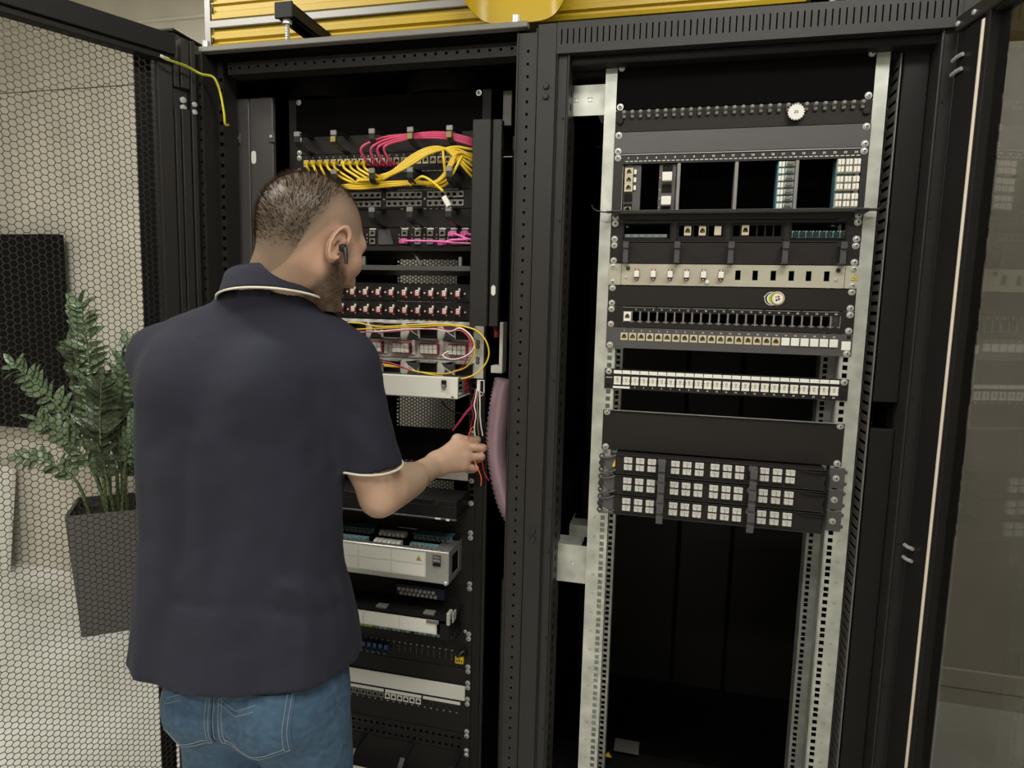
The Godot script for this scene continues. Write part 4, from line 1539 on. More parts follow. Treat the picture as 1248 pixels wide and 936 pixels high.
func build_left_equipment() -> void:
	var s: SurfaceTool
	var t: Node3D
	# blank at the top
	t = unit("blanking_plate", "plain black blank panel at the top of the left rack", "panel", false, 0, 2, "panel_flat")
	t = ring_manager("black cable manager whose rings carry the red cables", 2)
	for x in [-0.1016, 0.0914, 0.186]:
		s = st()
		bx(s, x - 0.008, 0.012, 0.0685, x + 0.005, 0.025, 0.071, 0.001)
		obj("hook_strap", s, "olive_strap", t)
	# patch panel with the yellow and red plugs
	var holes := []
	for i in 24:
		holes.append(Rect2(-0.2135 + i * 0.01865 - 0.0072, 0.016, 0.0144, 0.0165))
	t = unit("patch_bay", "black patch panel the yellow and red cables plug into", "patch panel", false, 3, 1, "panel", holes, 0.003)
	for i in 24:
		put("jack", jack_mesh("beige", 0.0142, 0.0162, "beige_dark"), t, Vector3(-0.2135 + i * 0.01865, 0.0243, 0.001))
	numbers(t, -0.2135, 0.2155, 24, 0.0375, 0.004, 1, 0.0031)
	t = ring_manager("black cable manager whose silver clipped rings carry the yellow cables", 4)
	# switch with blocks of metal jacks
	holes = []
	for b in 4:
		for i in 6:
			holes.append(Rect2(-0.2 + b * 0.1056 + i * 0.0153 - 0.0072, 0.006, 0.0144, 0.0335))
	t = unit("network_switch", "black switch with four blocks of bright metal jacks", "switch", false, 5, 1, "panel", holes, 0.004)
	for b in 4:
		for i in 6:
			var x := -0.2 + b * 0.1056 + i * 0.0153
			for y in [0.0325, 0.0128]:
				put("jack", shield_jack(), t, Vector3(x, y, 0.002), Basis.IDENTITY if y > 0.02 else Basis(Vector3.BACK, PI))
			put("led_strip", blank_mesh("hole", 0.0135, 0.0052, 0.002), t, Vector3(x, 0.0226, 0.001))
		if b < 3:
			bolt(t, Vector3(-0.2 + b * 0.1056 + 0.0915, 0.0226, 0.004), 0.0022, "small_screw")
	t = ring_manager("black cable manager with empty rings below the switch", 6)
	# router with a few jacks
	t = unit("router", "black router with five pairs of metal jacks and pink cables", "router", false, 7, 1, "panel")
	s = st()
	prism(s, pv([-0.018, 0.004, 0.022, 0.004, 0.012, 0.04, -0.018, 0.04]), 0.002, 0.004)
	obj("cover_plate", s, "panel_grey", t)
	for x in [-0.0335, 0.0515, 0.0855, 0.1171, 0.1484, 0.1774, 0.205]:
		for y in [0.0305, 0.0115]:
			put("jack", shield_jack(), t, Vector3(x, y, 0.002))
		put("label", blank_mesh("white_label", 0.017, 0.003, 0.0006), t, Vector3(x, 0.0415, 0.002))
		for k in 3:
			put("led", blank_mesh("white_plastic", 0.0022, 0.0022, 0.0008), t, Vector3(x - 0.0155, 0.0105 + k * 0.0085, 0.002))
	# shelves below
	t = thing("rack_shelf", "thin black shelf lip just under the router", "shelf", Vector3(LX, yu(8.3), LZ))
	s = st()
	bx(s, -0.24, 0.0, -0.25, 0.24, 0.0025, 0.03)
	bx(s, -0.24, 0.0, 0.028, 0.24, 0.011, 0.03, 0.0006)
	obj("shelf_plate", s, "panel", t)
	t = thing("rack_shelf", "thin black shelf with a grey front edge above the connector panels", "shelf", Vector3(LX, yu(9.35), LZ))
	s = st()
	bx(s, -0.24, 0.002, -0.25, 0.24, 0.0045, 0.03)
	bx(s, -0.24, 0.0, 0.028, 0.24, 0.012, 0.031, 0.0008)
	obj("shelf_plate", s, "panel_grey", t)
	for x in [-0.05, 0.199]:
		s = st()
		bx(s, x - 0.004, 0.012, 0.012, x + 0.004, 0.034, 0.02, 0.001)
		obj("latch", s, "alu", t)
	s = st()
	tube(s, smooth([Vector3(0.078, 0.045, 0.01), Vector3(0.09, 0.03, 0.018), Vector3(0.105, 0.012, 0.026)]), 0.004, 8)
	obj("strap", s, "panel_grey", t)
	# two panels of white and red fibre connectors
	for k in 2:
		t = unit("connector_bay", ["upper black panel with a row of white and red connectors", "lower black panel with a row of white and red connectors"][k], "patch panel", false, 10 + k, 1, "panel", [], 0.004)
		for i in 12:
			var x := 0.195 - 0.0344 * i + 0.0015 * k
			put("fibre_connector", lc_connector(), t, Vector3(x, 0.021 + 0.002 * k, 0.004))
			bolt(t, Vector3(x + 0.0125, 0.021, 0.004), 0.0022, "small_screw", Vector3.BACK, "white_plastic")
	splice_tray()
	# lower half
	t = unit("blanking_plate", "plain black blank panel behind the man's hand", "panel", false, 18, 2, "panel_flat")
	t = unit("label_plate", "black panel with a white label strip behind the man's forearm", "panel", false, 20, 1, "panel")
	put("label_strip", blank_mesh("white_label", 0.447, 0.034, 0.003), t, Vector3(0.0, 0.023, 0.002))
	t = unit("splice_enclosure", "closed black drawer below the man's forearm", "drawer", false, 22, 2, "panel")
	s = st()
	bx(s, -0.226, 0.07, 0.0, 0.226, 0.113, 0.098, 0.001)
	obj("body", s, "frame_dark", t)
	s = st()
	bx(s, -0.226, 0.066, 0.09, 0.226, 0.0705, 0.0985, 0.0008)
	bx(s, -0.225, 0.099, 0.098, 0.225, 0.0995, 0.0985)
	obj("front_edge", s, "panel_grey", t)
	s = st()
	lathe(s, [Vector2(0.009, 0.0), Vector2(0.009, 0.003), Vector2(0.0, 0.004)], Vector3(0.175, 0.108, 0.097), Vector3.BACK, 14)
	obj("latch", s, "plastic_black", t)
	put("label", blank_mesh("white_label", 0.014, 0.004, 0.0006), t, Vector3(0.18, 0.0685, 0.0985))
	put("label", blank_mesh("white_label", 0.008, 0.005, 0.0006), t, Vector3(0.205, 0.0675, 0.0985))
	silver_drawer()
	label_tray()
	# fibre panel with blue plugs
	t = unit("fibre_bay", "black fibre panel numbered to 24 with blue plugs and a yellow tag", "patch panel", false, 30, 2, "panel", [], 0.003)
	numbers(t, -0.182, 0.188, 24, 0.0445, 0.0046, 1, 0.0031)
	s = st()
	for i in 24:
		var x := -0.182 + i * 0.0161
		bx(s, x - 0.0012, 0.018, 0.003, x - 0.0004, 0.038, 0.004)
	obj("slot_lines", s, "plastic_grey", t)
	for i in 13:
		var k := st()
		var x := -0.1815 + i * 0.0161
		bx(k, x - 0.0055, 0.025, 0.003, x + 0.0045, 0.04, 0.018, 0.001)
		bx(k, x - 0.0035, 0.016, 0.003, x + 0.0025, 0.025, 0.028, 0.001)
		obj("blue_plug", k, "blue_plug", t)
	s = st()
	bx(s, 0.2, 0.016, 0.003, 0.222, 0.035, 0.012, 0.001)
	var tg := obj("yellow_tag", s, "warning_yellow", t)
	s = st()
	for k in 3:
		bx(s, 0.204 + k * 0.006, 0.02, 0.012, 0.207 + k * 0.006, 0.026 + 0.003 * (k % 2), 0.0124)
	obj("print", s, "ink", tg)
	s = st()
	tube(s, smooth([Vector3(0.206, 0.034, 0.008), Vector3(0.212, 0.045, 0.02), Vector3(0.224, 0.052, 0.012), Vector3(0.228, 0.04, 0.004)]), 0.005, 8)
	obj("black_boot", s, "plastic_black", tg)
	t = unit("blanking_plate", "plain black blank panel just above the wide white label strip", "panel", false, 32, 1, "panel")
	t = unit("label_plate", "black panel with a wide white label strip in the lower left rack", "panel", false, 33, 1, "panel")
	put("label_strip", blank_mesh("white_label", 0.451, 0.04, 0.003), t, Vector3(0.0, 0.021, 0.002))
	# patch panel with grey labels
	t = unit("patch_bay", "black patch panel with grey labels and metal jacks, low in the left rack", "patch panel", false, 34, 2, "panel", [], 0.003)
	for q in [[-0.212, -0.108], [-0.105, -0.001], [0.0035, 0.106], [0.1105, 0.2135]]:
		put("label_strip", blank_mesh("white_label", q[1] - q[0], 0.0085, 0.001), t, Vector3((q[0] + q[1]) / 2.0, 0.08, 0.003))
	for i in 24:
		var x := -0.2015 + i * 0.0176
		var kind := "white_plastic" if i > 11 and i < 18 else ("plastic_grey" if i < 12 else "plastic_black")
		put("jack", jack_mesh(kind, 0.0142, 0.0155), t, Vector3(x, 0.066, 0.001))
	numbers(t, -0.2015, 0.2033, 24, 0.053, 0.004, 1, 0.0031)
	# panel with two rows of black ports
	holes = []
	for i in 24:
		for y in [0.037, 0.0125]:
			holes.append(Rect2(-0.1956 + i * 0.0177 - 0.0068, y - 0.0068, 0.0136, 0.0136))
	t = unit("patch_bay", "black patch panel with two rows of black ports near the floor", "patch panel", false, 36, 1.2, "panel", holes, 0.003)
	for i in 24:
		for y in [0.037, 0.0125]:
			put("jack", jack_mesh("plastic_black", 0.0135, 0.0135), t, Vector3(-0.1956 + i * 0.0177, y, 0.0005))
	t = unit("cable_manager", "black cable manager with large square rings, lowest in the left rack", "cable manager", false, 37.2, 2.8, "panel")
	for x in [-0.194, -0.058, 0.08, 0.214]:
		s = st()
		X = Transform3D(Basis(Vector3.UP, PI / 2), Vector3(x - 0.008, 0.06, 0.0))
		prism(s, pv([0.0, 0.062, -0.06, 0.06, -0.08, 0.045, -0.085, 0.03, -0.085, -0.045, -0.07, -0.055, 0.0, -0.055, 0.0, -0.047, -0.066, -0.047, -0.077, -0.04, -0.077, 0.028, -0.073, 0.04, -0.057, 0.053, 0.0, 0.054]), 0.0, 0.013)
		X = Transform3D.IDENTITY
		obj("cable_ring", s, "plastic_black", t)
		s = st()
		bx(s, x - 0.01, 0.092, 0.08, x + 0.006, 0.1, 0.094, 0.001)
		obj("clip", s, "alu", t)
	for i in 3:
		s = st()
		bx(s, -0.19 + i * 0.11, 0.04, 0.03, -0.11 + i * 0.11, 0.047, 0.06, 0.001)
		obj("paper_tag", s, "label_cream", t)


func splice_tray() -> void:
	var t := thing("splice_tray", "open white splice tray with yellow and pink fibre loops", "splice tray", Vector3(LX, yu(16), LZ))
	var H := 4 * U
	var y := func(u: float) -> float: return H - (u - 12.0) * U
	var s := st()
	bx(s, -0.256, y.call(15.1), 0.0, 0.257, H - 0.002, 0.003, 0.0008)
	bx(s, -0.222, 0.001, 0.0, 0.2235, 0.004, 0.1)
	obj("back_plate", s, "tray_white", t)
	s = st()
	bx(s, -0.224, 0.002, 0.098, 0.2255, 0.0495, 0.1015, 0.001)
	bx(s, -0.224, 0.0485, 0.086, 0.2255, 0.0505, 0.1, 0.0006)
	var f := obj("front_plate", s, "tray_white", t)
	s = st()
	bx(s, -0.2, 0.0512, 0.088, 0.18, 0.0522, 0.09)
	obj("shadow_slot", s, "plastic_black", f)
	s = st()
	bx(s, 0.187, 0.027, 0.1015, 0.1985, 0.044, 0.106, 0.001)
	obj("catch", s, "plastic_black", f)
	s = st()
	bx(s, 0.188, 0.024, 0.1015, 0.1975, 0.0335, 0.108, 0.001)
	bx(s, 0.21, 0.004, 0.1015, 0.217, 0.008, 0.104, 0.001)
	obj("catch_button", s, "alu", f)
	s = st()
	X = Transform3D(Basis(Vector3.UP, PI / 2), Vector3(0.2215, 0, 0))
	plate(s, -0.1, 0.002, -0.002, 0.048, -0.0008, 0.0008, [Rect2(-0.085, 0.008, 0.03, 0.007), Rect2(-0.085, 0.02, 0.03, 0.007), Rect2(-0.085, 0.032, 0.03, 0.007), Rect2(-0.04, 0.008, 0.03, 0.007), Rect2(-0.04, 0.02, 0.03, 0.007), Rect2(-0.04, 0.032, 0.03, 0.007)])
	X = Transform3D.IDENTITY
	obj("side_plate", s, "plastic_grey", t)
	s = st()
	for k in 2:
		bx(s, 0.2232, 0.006, 0.03 - k * 0.02, 0.2242, 0.046, 0.04 - k * 0.02)
	obj("red_tabs", s, "red", t)
	# frames of the two rows of cable guides, black boxes with hour glass fronts
	var xs := [-0.2, -0.103, -0.0099, 0.0871, 0.1792]
	for row in 2:
		var y0: float = y.call(13.08) if row == 0 else y.call(15.05)
		var y1: float = y.call(12.2) if row == 0 else y.call(14.25)
		for x in xs:
			s = st()
			bx(s, x + 0.008, y0, 0.003, x + 0.052, y1 - 0.004, 0.008)
			var g := obj("cable_guide", s, "plastic_black", t)
			s = st()
			bx(s, x - 0.006, y1 - 0.003, 0.003, x + 0.055, y1, 0.03, 0.0008)
			bx(s, x - 0.006, y0, 0.003, x + 0.055, y0 + 0.003, 0.03, 0.0008)
			obj("guide_lip", s, "alu", g)
			s = st()
			X = Transform3D(Basis.IDENTITY, Vector3(x, (y0 + y1) / 2.0, 0.0))
			var hh: float = (y1 - y0) / 2.0
			prism(s, pv([-0.016, -hh, 0.016, -hh, 0.013, -hh * 0.45, 0.0105, 0.0, 0.013, hh * 0.45, 0.018, hh, -0.018, hh, -0.0115, hh * 0.45, -0.0085, 0.0, -0.0115, -hh * 0.45]), 0.032, 0.036)
			bx(s, -0.008, -hh, 0.003, 0.009, -hh + 0.003, 0.036)
			bx(s, -0.008, hh - 0.003, 0.003, 0.009, hh, 0.036)
			X = Transform3D(Basis(Vector3.BACK, -0.6), Vector3(x, (y0 + y1) / 2.0, 0.0))
			X = Transform3D.IDENTITY
			obj("guide_front", s, "grey_gloss", g)
			s = st()
			X = Transform3D(Basis(Vector3.BACK, -0.55), Vector3(x, (y0 + y1) / 2.0, 0.0))
			bx(s, -0.017, -0.001, 0.0362, 0.018, 0.001, 0.037)
			X = Transform3D.IDENTITY
			obj("white_tie", s, "white_plastic", g)
	# adapters
	var i := 0
	for x in [-0.196, -0.123, -0.025, 0.0488, 0.122, 0.195]:
		s = st()
		var ym: float = y.call(13.58)
		plate(s, x - 0.025, ym - 0.0135, x + 0.022, ym + 0.0135, 0.003, 0.014, [Rect2(x - 0.0235, ym - 0.012, 0.044, 0.024)])
		var a := obj("adapter_frame", s, "magenta", t)
		for c in 4:
			for r in 2:
				put("adapter", blank_mesh("white_plastic", 0.0098, 0.0108, 0.0135), a, Vector3(x - 0.0182 + c * 0.0111, ym - 0.0058 + r * 0.0116, 0.004))
		s = st()
		bx(s, x + 0.024, ym - 0.016, 0.003, x + 0.034, ym + 0.02, 0.008, 0.001)
		obj("holder", s, "tray_white", t)
		i += 1
	s = st()
	bx(s, -0.22, y.call(14.12), 0.003, 0.225, y.call(14.1), 0.006)
	bx(s, -0.22, y.call(13.15), 0.003, 0.225, y.call(13.13), 0.006)
	obj("ledge", s, "plastic_grey", t)
	for u in [13.12, 13.35, 14.0, 14.2]:
		bolt(t, Vector3(0.2425, y.call(u), 0.003), 0.0042, "fixing_screw", Vector3.BACK, "alu")
		s = st()
		lathe(s, [Vector2(0.0052, 0), Vector2(0.0052, 0.0008), Vector2(0.004, 0.0008)], Vector3(0.2425, y.call(u), 0.003), Vector3.BACK, 12)
		obj("dark_washer", s, "ink", t)


func silver_drawer() -> void:
	var t := unit("splice_enclosure", "open drawer with a silver front, label grid and warning triangle", "drawer", false, 24, 3, "panel", [], 0.002)
	# y = 0 is unit 27; the front plate stands 0.1 m out
	var s := st()
	bx(s, -0.209, 0.042, 0.097, 0.2095, 0.121, 0.1005, 0.0015)
	var f := obj("front_plate", s, "tray_silver", t)
	s = st()
	bx(s, -0.209, 0.119, 0.085, 0.2095, 0.1215, 0.098, 0.0006)
	bx(s, -0.209, 0.041, 0.0, 0.2095, 0.0435, 0.098)
	obj("fold", s, "alu", f)
	s = st()
	bx(s, -0.2, 0.054, 0.1005, 0.152, 0.116, 0.1012, 0.0003)
	var l := obj("label_sheet", s, "label_cream", f)
	for c in 4:
		for r in 2:
			var n := st()
			var x0 := -0.197 + c * 0.0875
			var y0 := 0.057 + r * 0.03
			bx(n, x0, y0, 0.1012, x0 + 0.083, y0 + 0.026, 0.1016, 0.0002)
			obj("label_field", n, "white_label", l)
	sticker_triangle(t, Vector3(0.134, 0.1, 0.1016), 0.014)
	s = st()
	bx(s, 0.17, 0.085, 0.1005, 0.19, 0.113, 0.103, 0.001)
	obj("catch", s, "plastic_black", f)
	put("catch_button", blank_mesh("alu", 0.019, 0.007, 0.002), f, Vector3(0.18, 0.0985, 0.103))
	put("catch_button", blank_mesh("plastic_grey", 0.019, 0.006, 0.002), f, Vector3(0.18, 0.107, 0.103))
	s = st()
	X = Transform3D(Basis(Vector3.UP, PI / 2), Vector3(0.2085, 0, 0))
	plate(s, -0.097, 0.042, 0.0, 0.121, -0.001, 0.001, [Rect2(-0.075, 0.055, 0.05, 0.05)])
	X = Transform3D(Basis(Vector3.UP, PI / 2), Vector3(-0.208, 0, 0))
	plate(s, -0.097, 0.042, 0.0, 0.121, -0.001, 0.001, [])
	X = Transform3D.IDENTITY
	obj("side_plate", s, "plastic_grey", t)
	s = st()
	bx(s, 0.17, 0.1208, 0.02, 0.2095, 0.1225, 0.098, 0.0005)
	obj("corner_plate", s, "alu", t)
	s = st()
	bx(s, -0.205, 0.045, 0.005, 0.205, 0.105, 0.085)
	obj("cassette", s, "inner", t)
	bolt(t, Vector3(0.203, 0.045, 0.1005), 0.005, "thumb_screw")
	# rows of adapters seen over the front
	var rows := [[-0.2, "earth_green", 5], [-0.115, "aqua", 8], [0.0, "white_plastic", 6], [0.095, "aqua", 8]]
	for q in rows:
		for i in q[2]:
			for r in 2:
				put("adapter", adapter_mesh(q[1], "plastic_grey" if q[1] == "aqua" else q[1], 0.011, 0.012, false), t, Vector3(q[0] + 0.008 + i * 0.0121, 0.116 + 0.0125 * r, 0.066 - 0.03 * r))
	for q in [[-0.118, -0.015], [0.093, 0.196]]:
		s = st()
		bx(s, q[0], 0.1355, 0.01, q[1], 0.1375, 0.045, 0.0006)
		obj("aqua_bar", s, "aqua_dark", t)


func label_tray() -> void:
	var t := unit("fibre_tray", "half open black fibre tray with a cream label strip", "fibre tray", false, 27, 3, "panel", [], 0.002)
	# y = 0 is unit 30
	var s := st()
	bx(s, -0.21, 0.082, 0.002, 0.218, 0.085, 0.098)
	bx(s, -0.2, 0.083, 0.094, 0.18, 0.119 - 0.036, 0.1)
	obj("floor_plate", s, "frame_dark", t)
	for i in 9:
		for r in 2:
			put("adapter", blank_mesh("white_shade", 0.0082, 0.008, 0.006), t, Vector3(0.055 + i * 0.0115 + r * 0.006, 0.118 - r * 0.011, 0.03))
	s = st()
	bx(s, 0.045, 0.1, 0.002, 0.175, 0.128, 0.03)
	obj("adapter_body", s, "navy_ink", t)
	for x in [0.03, 0.155]:
		s = st()
		bx(s, x - 0.014, 0.0855, 0.07, x + 0.014, 0.092, 0.088, 0.001)
		obj("tab", s, "plastic_grey", t)
	s = st()
	bx(s, 0.205, 0.072, 0.075, 0.214, 0.104, 0.1, 0.002)
	bx(s, 0.2175, 0.078, 0.07, 0.221, 0.104, 0.095, 0.002)
	obj("clip", s, "white_shade", t)
	s = st()
	bx(s, -0.2, 0.0455, 0.098, 0.181, 0.081, 0.1, 0.0005)
	var h := obj("label_holder", s, "label_cream", t)
	for c in 4:
		var n := st()
		bx(n, -0.197 + c * 0.0945, 0.0485, 0.1, -0.107 + c * 0.0945, 0.078, 0.1006, 0.0002)
		obj("label_field", n, "white_label", h)
	s = st()
	bx(s, 0.155, 0.074, 0.1, 0.187, 0.083, 0.104, 0.001)
	obj("holder_tab", s, "alu", h)
	s = st()
	bx(s, -0.21, 0.012, 0.002, 0.212, 0.034, 0.05)
	bx(s, 0.185, 0.03, 0.05, 0.21, 0.07, 0.09, 0.001)
	obj("lower_box", s, "frame_dark", t)
	var rows := [[-0.21, "green"], [-0.105, "earth_green"], [-0.003, "aqua"], [0.104, "aqua"]]
	for q in rows:
		s = st()
		bx(s, q[0], 0.016, 0.05, q[0] + 0.1, 0.026, 0.056, 0.001)
		var b := obj("adapter_strip", s, q[1] if q[1] != "aqua" else "aqua_dark", t)
		for i in 8:
			put("adapter", blank_mesh(q[1] if i % 3 or q[1] != "aqua" else "plastic_grey", 0.0095, 0.009, 0.008), b, Vector3(q[0] + 0.0075 + i * 0.0122, 0.0225, 0.054))
	bolt(t, Vector3(0.223, 0.012, 0.002), 0.004, "small_screw")


# ------------------------------------------------------------------ the man
static func cap(p: Vector3, a: Vector3, b: Vector3, ra: float, rb: float) -> float:
	var d := b - a
	var h := clampf((p - a).dot(d) / d.length_squared(), 0.0, 1.0)
	return p.distance_to(a + d * h) - lerpf(ra, rb, h)


static func smin(a: float, b: float, k: float) -> float:
	var h := maxf(k - absf(a - b), 0.0) / k
	return minf(a, b) - h * h * k * 0.25


static func ell(p: Vector3, c: Vector3, r: Vector3) -> float:
	var q := (p - c) / r
	var k0 := q.length()
	var k1 := (q / r).length()
	return k0 * (k0 - 1.0) / maxf(k1, 1e-6)


# the surface where the field is nought, as a net with one point in every cell that the surface crosses
func net(acc: Dictionary, f: Callable, lo: Vector3, hi: Vector3, cell: float, tint: Variant = null) -> void:
	var n := Vector3i(((hi - lo) / cell).ceil()) + Vector3i.ONE
	var val := PackedFloat32Array()
	val.resize(n.x * n.y * n.z)
	val.fill(9.0)
	var B := 6
	var blocks := []
	for bx_ in range(0, n.x - 1, B):
		for by in range(0, n.y - 1, B):
			for bz in range(0, n.z - 1, B):
				var c := lo + (Vector3(bx_, by, bz) + Vector3.ONE * B * 0.5) * cell
				if absf(f.call(c)) < B * cell * 1.25:
					blocks.append(Vector3i(bx_, by, bz))
	var sy := n.z
	var sx := n.y * n.z
	for b: Vector3i in blocks:
		for i in range(b.x, mini(b.x + B, n.x - 1) + 1):
			for j in range(b.y, mini(b.y + B, n.y - 1) + 1):
				for k in range(b.z, mini(b.z + B, n.z - 1) + 1):
					var at := i * sx + j * sy + k
					if val[at] == 9.0:
						val[at] = f.call(lo + Vector3(i, j, k) * cell)
	var id := PackedInt32Array()
	id.resize(val.size())
	id.fill(-1)
	var corner := [0, 1, sy, sy + 1, sx, sx + 1, sx + sy, sx + sy + 1]
	var off := [Vector3(0, 0, 0), Vector3(0, 0, 1), Vector3(0, 1, 0), Vector3(0, 1, 1), Vector3(1, 0, 0), Vector3(1, 0, 1), Vector3(1, 1, 0), Vector3(1, 1, 1)]
	var edges := [[0, 1], [2, 3], [4, 5], [6, 7], [0, 2], [1, 3], [4, 6], [5, 7], [0, 4], [1, 5], [2, 6], [3, 7]]
	var verts := PackedVector3Array()
	var cells := []
	for b: Vector3i in blocks:
		for i in range(b.x, mini(b.x + B, n.x - 1)):
			for j in range(b.y, mini(b.y + B, n.y - 1)):
				for k in range(b.z, mini(b.z + B, n.z - 1)):
					var at := i * sx + j * sy + k
					var neg := 0
					for q in 8:
						if val[at + corner[q]] < 0.0:
							neg += 1
					if neg == 0 or neg == 8:
						continue
					var sum := Vector3.ZERO
					var m := 0
					for e in edges:
						var a := val[at + corner[e[0]]]
						var c := val[at + corner[e[1]]]
						if (a < 0.0) != (c < 0.0):
							sum += (off[e[0]] as Vector3).lerp(off[e[1]], a / (a - c))
							m += 1
					id[at] = verts.size()
					verts.append(lo + (Vector3(i, j, k) + sum / m) * cell)
					cells.append(Vector3i(i, j, k))
	var idx := PackedInt32Array()
	var step := [sx, sy, 1]
	for c: Vector3i in cells:
		var at := c.x * sx + c.y * sy + c.z
		for ax in 3:
			var u := (ax + 1) % 3
			var v := (ax + 2) % 3
			if c[u] == 0 or c[v] == 0:
				continue
			var a := val[at]
			var d := val[at + step[ax]]
			if (a < 0.0) == (d < 0.0):
				continue
			var p0 := id[at]
			var p1 := id[at - step[u]]
			var p2 := id[at - step[u] - step[v]]
			var p3 := id[at - step[v]]
			if p0 < 0 or p1 < 0 or p2 < 0 or p3 < 0:
				continue
			if a < 0.0:
				idx.append_array([p0, p2, p1, p0, p3, p2])
			else:
				idx.append_array([p0, p1, p2, p0, p2, p3])
	var nor := PackedVector3Array()
	nor.resize(verts.size())
	for t in range(0, idx.size(), 3):
		var a := verts[idx[t]]
		var w := (verts[idx[t + 2]] - a).cross(verts[idx[t + 1]] - a)
		for q in 3:
			nor[idx[t + q]] += w
	var base: int = acc.v.size()
	for i in verts.size():
		acc.v.append(verts[i])
		acc.n.append(nor[i].normalized())
		acc.c.append(tint.call(verts[i]) if tint != null else Color.WHITE)
	for i in idx:
		acc.i.append(base + i)


func new_net() -> Dictionary:
	return {"v": PackedVector3Array(), "n": PackedVector3Array(), "c": PackedColorArray(), "i": PackedInt32Array()}


func net_mesh(acc: Dictionary, m: String) -> ArrayMesh:
	var a := []
	a.resize(Mesh.ARRAY_MAX)
	a[Mesh.ARRAY_VERTEX] = acc.v
	a[Mesh.ARRAY_NORMAL] = acc.n
	a[Mesh.ARRAY_COLOR] = acc.c
	a[Mesh.ARRAY_INDEX] = acc.i
	var mesh := ArrayMesh.new()
	mesh.add_surface_from_arrays(Mesh.PRIMITIVE_TRIANGLES, a)
	mesh.surface_set_material(0, M[m])
	return mesh


const S_R := Vector3(-0.6884, 1.3447, 0.3111)      # right shoulder, elbow, wrist
const E_R := Vector3(-0.6403, 1.0843, 0.2721)
const W_R := Vector3(-0.6161, 1.0947, 0.0364)
const S_L := Vector3(-1.040, 1.3447, 0.368)
const E_L := Vector3(-1.06, 1.1, 0.27)
const W_L := Vector3(-1.0, 1.13, 0.04)
const NECK := Vector3(-0.838, 1.455, 0.322)
const HEAD := Vector3(-0.745, 1.566, 0.33)
const SIDE := Vector3(0.987, 0, -0.16)             # towards his right hand
const FRONT := Vector3(-0.16, 0, -0.987)           # the way his chest faces
const HEAD_SIZE := 0.965
var face := Basis.IDENTITY                          # x right ear, y crown, z nose
# the trunk: height, middle x, middle z, half width, half depth
const TRUNK := [[1.45, -0.85, 0.322, 0.09, 0.065], [1.421, -0.866, 0.322, 0.16, 0.088], [1.382, -0.876, 0.327, 0.192, 0.108], [1.344, -0.880, 0.332, 0.203, 0.120], [1.282, -0.886, 0.340, 0.207, 0.130], [1.220, -0.890, 0.347, 0.206, 0.132], [1.153, -0.888, 0.353, 0.203, 0.13], [1.096, -0.885, 0.357, 0.201, 0.128], [1.034, -0.882, 0.362, 0.199, 0.127], [0.965, -0.879, 0.369, 0.203, 0.131], [0.931, -0.874, 0.372, 0.209, 0.136], [0.863, -0.867, 0.378, 0.219, 0.145], [0.788, -0.863, 0.384, 0.226, 0.157], [0.70, -0.858, 0.389, 0.226, 0.152]]


func trunk(p: Vector3, less: float) -> float:
	var i := 0
	while i < TRUNK.size() - 2 and p.y < TRUNK[i + 1][0]:
		i += 1
	var A: Array = TRUNK[i]
	var C: Array = TRUNK[i + 1]
	var t := clampf((A[0] - p.y) / (A[0] - C[0]), 0.0, 1.0)
	var q := Vector3(p.x - 0.006 - lerpf(A[1], C[1], t), 0, p.z - lerpf(A[2], C[2], t))
	var a := lerpf(A[3], C[3], t) * 0.935 - less
	var b := lerpf(A[4], C[4], t) - less
	var u := q.dot(SIDE)
	var v := q.dot(FRONT)
	# a little squarer than an ellipse
	var e := pow(pow(absf(u / a), 2.3) + pow(absf(v / b), 2.3), 1.0 / 2.3)
	var d := (e - 1.0) * (b if absf(v) > absf(u) * 0.6 else lerpf(a, b, 0.5))
	return maxf(d, p.y - 1.45) if p.y > 1.45 else d


var folds: FastNoiseLite
var wave: FastNoiseLite


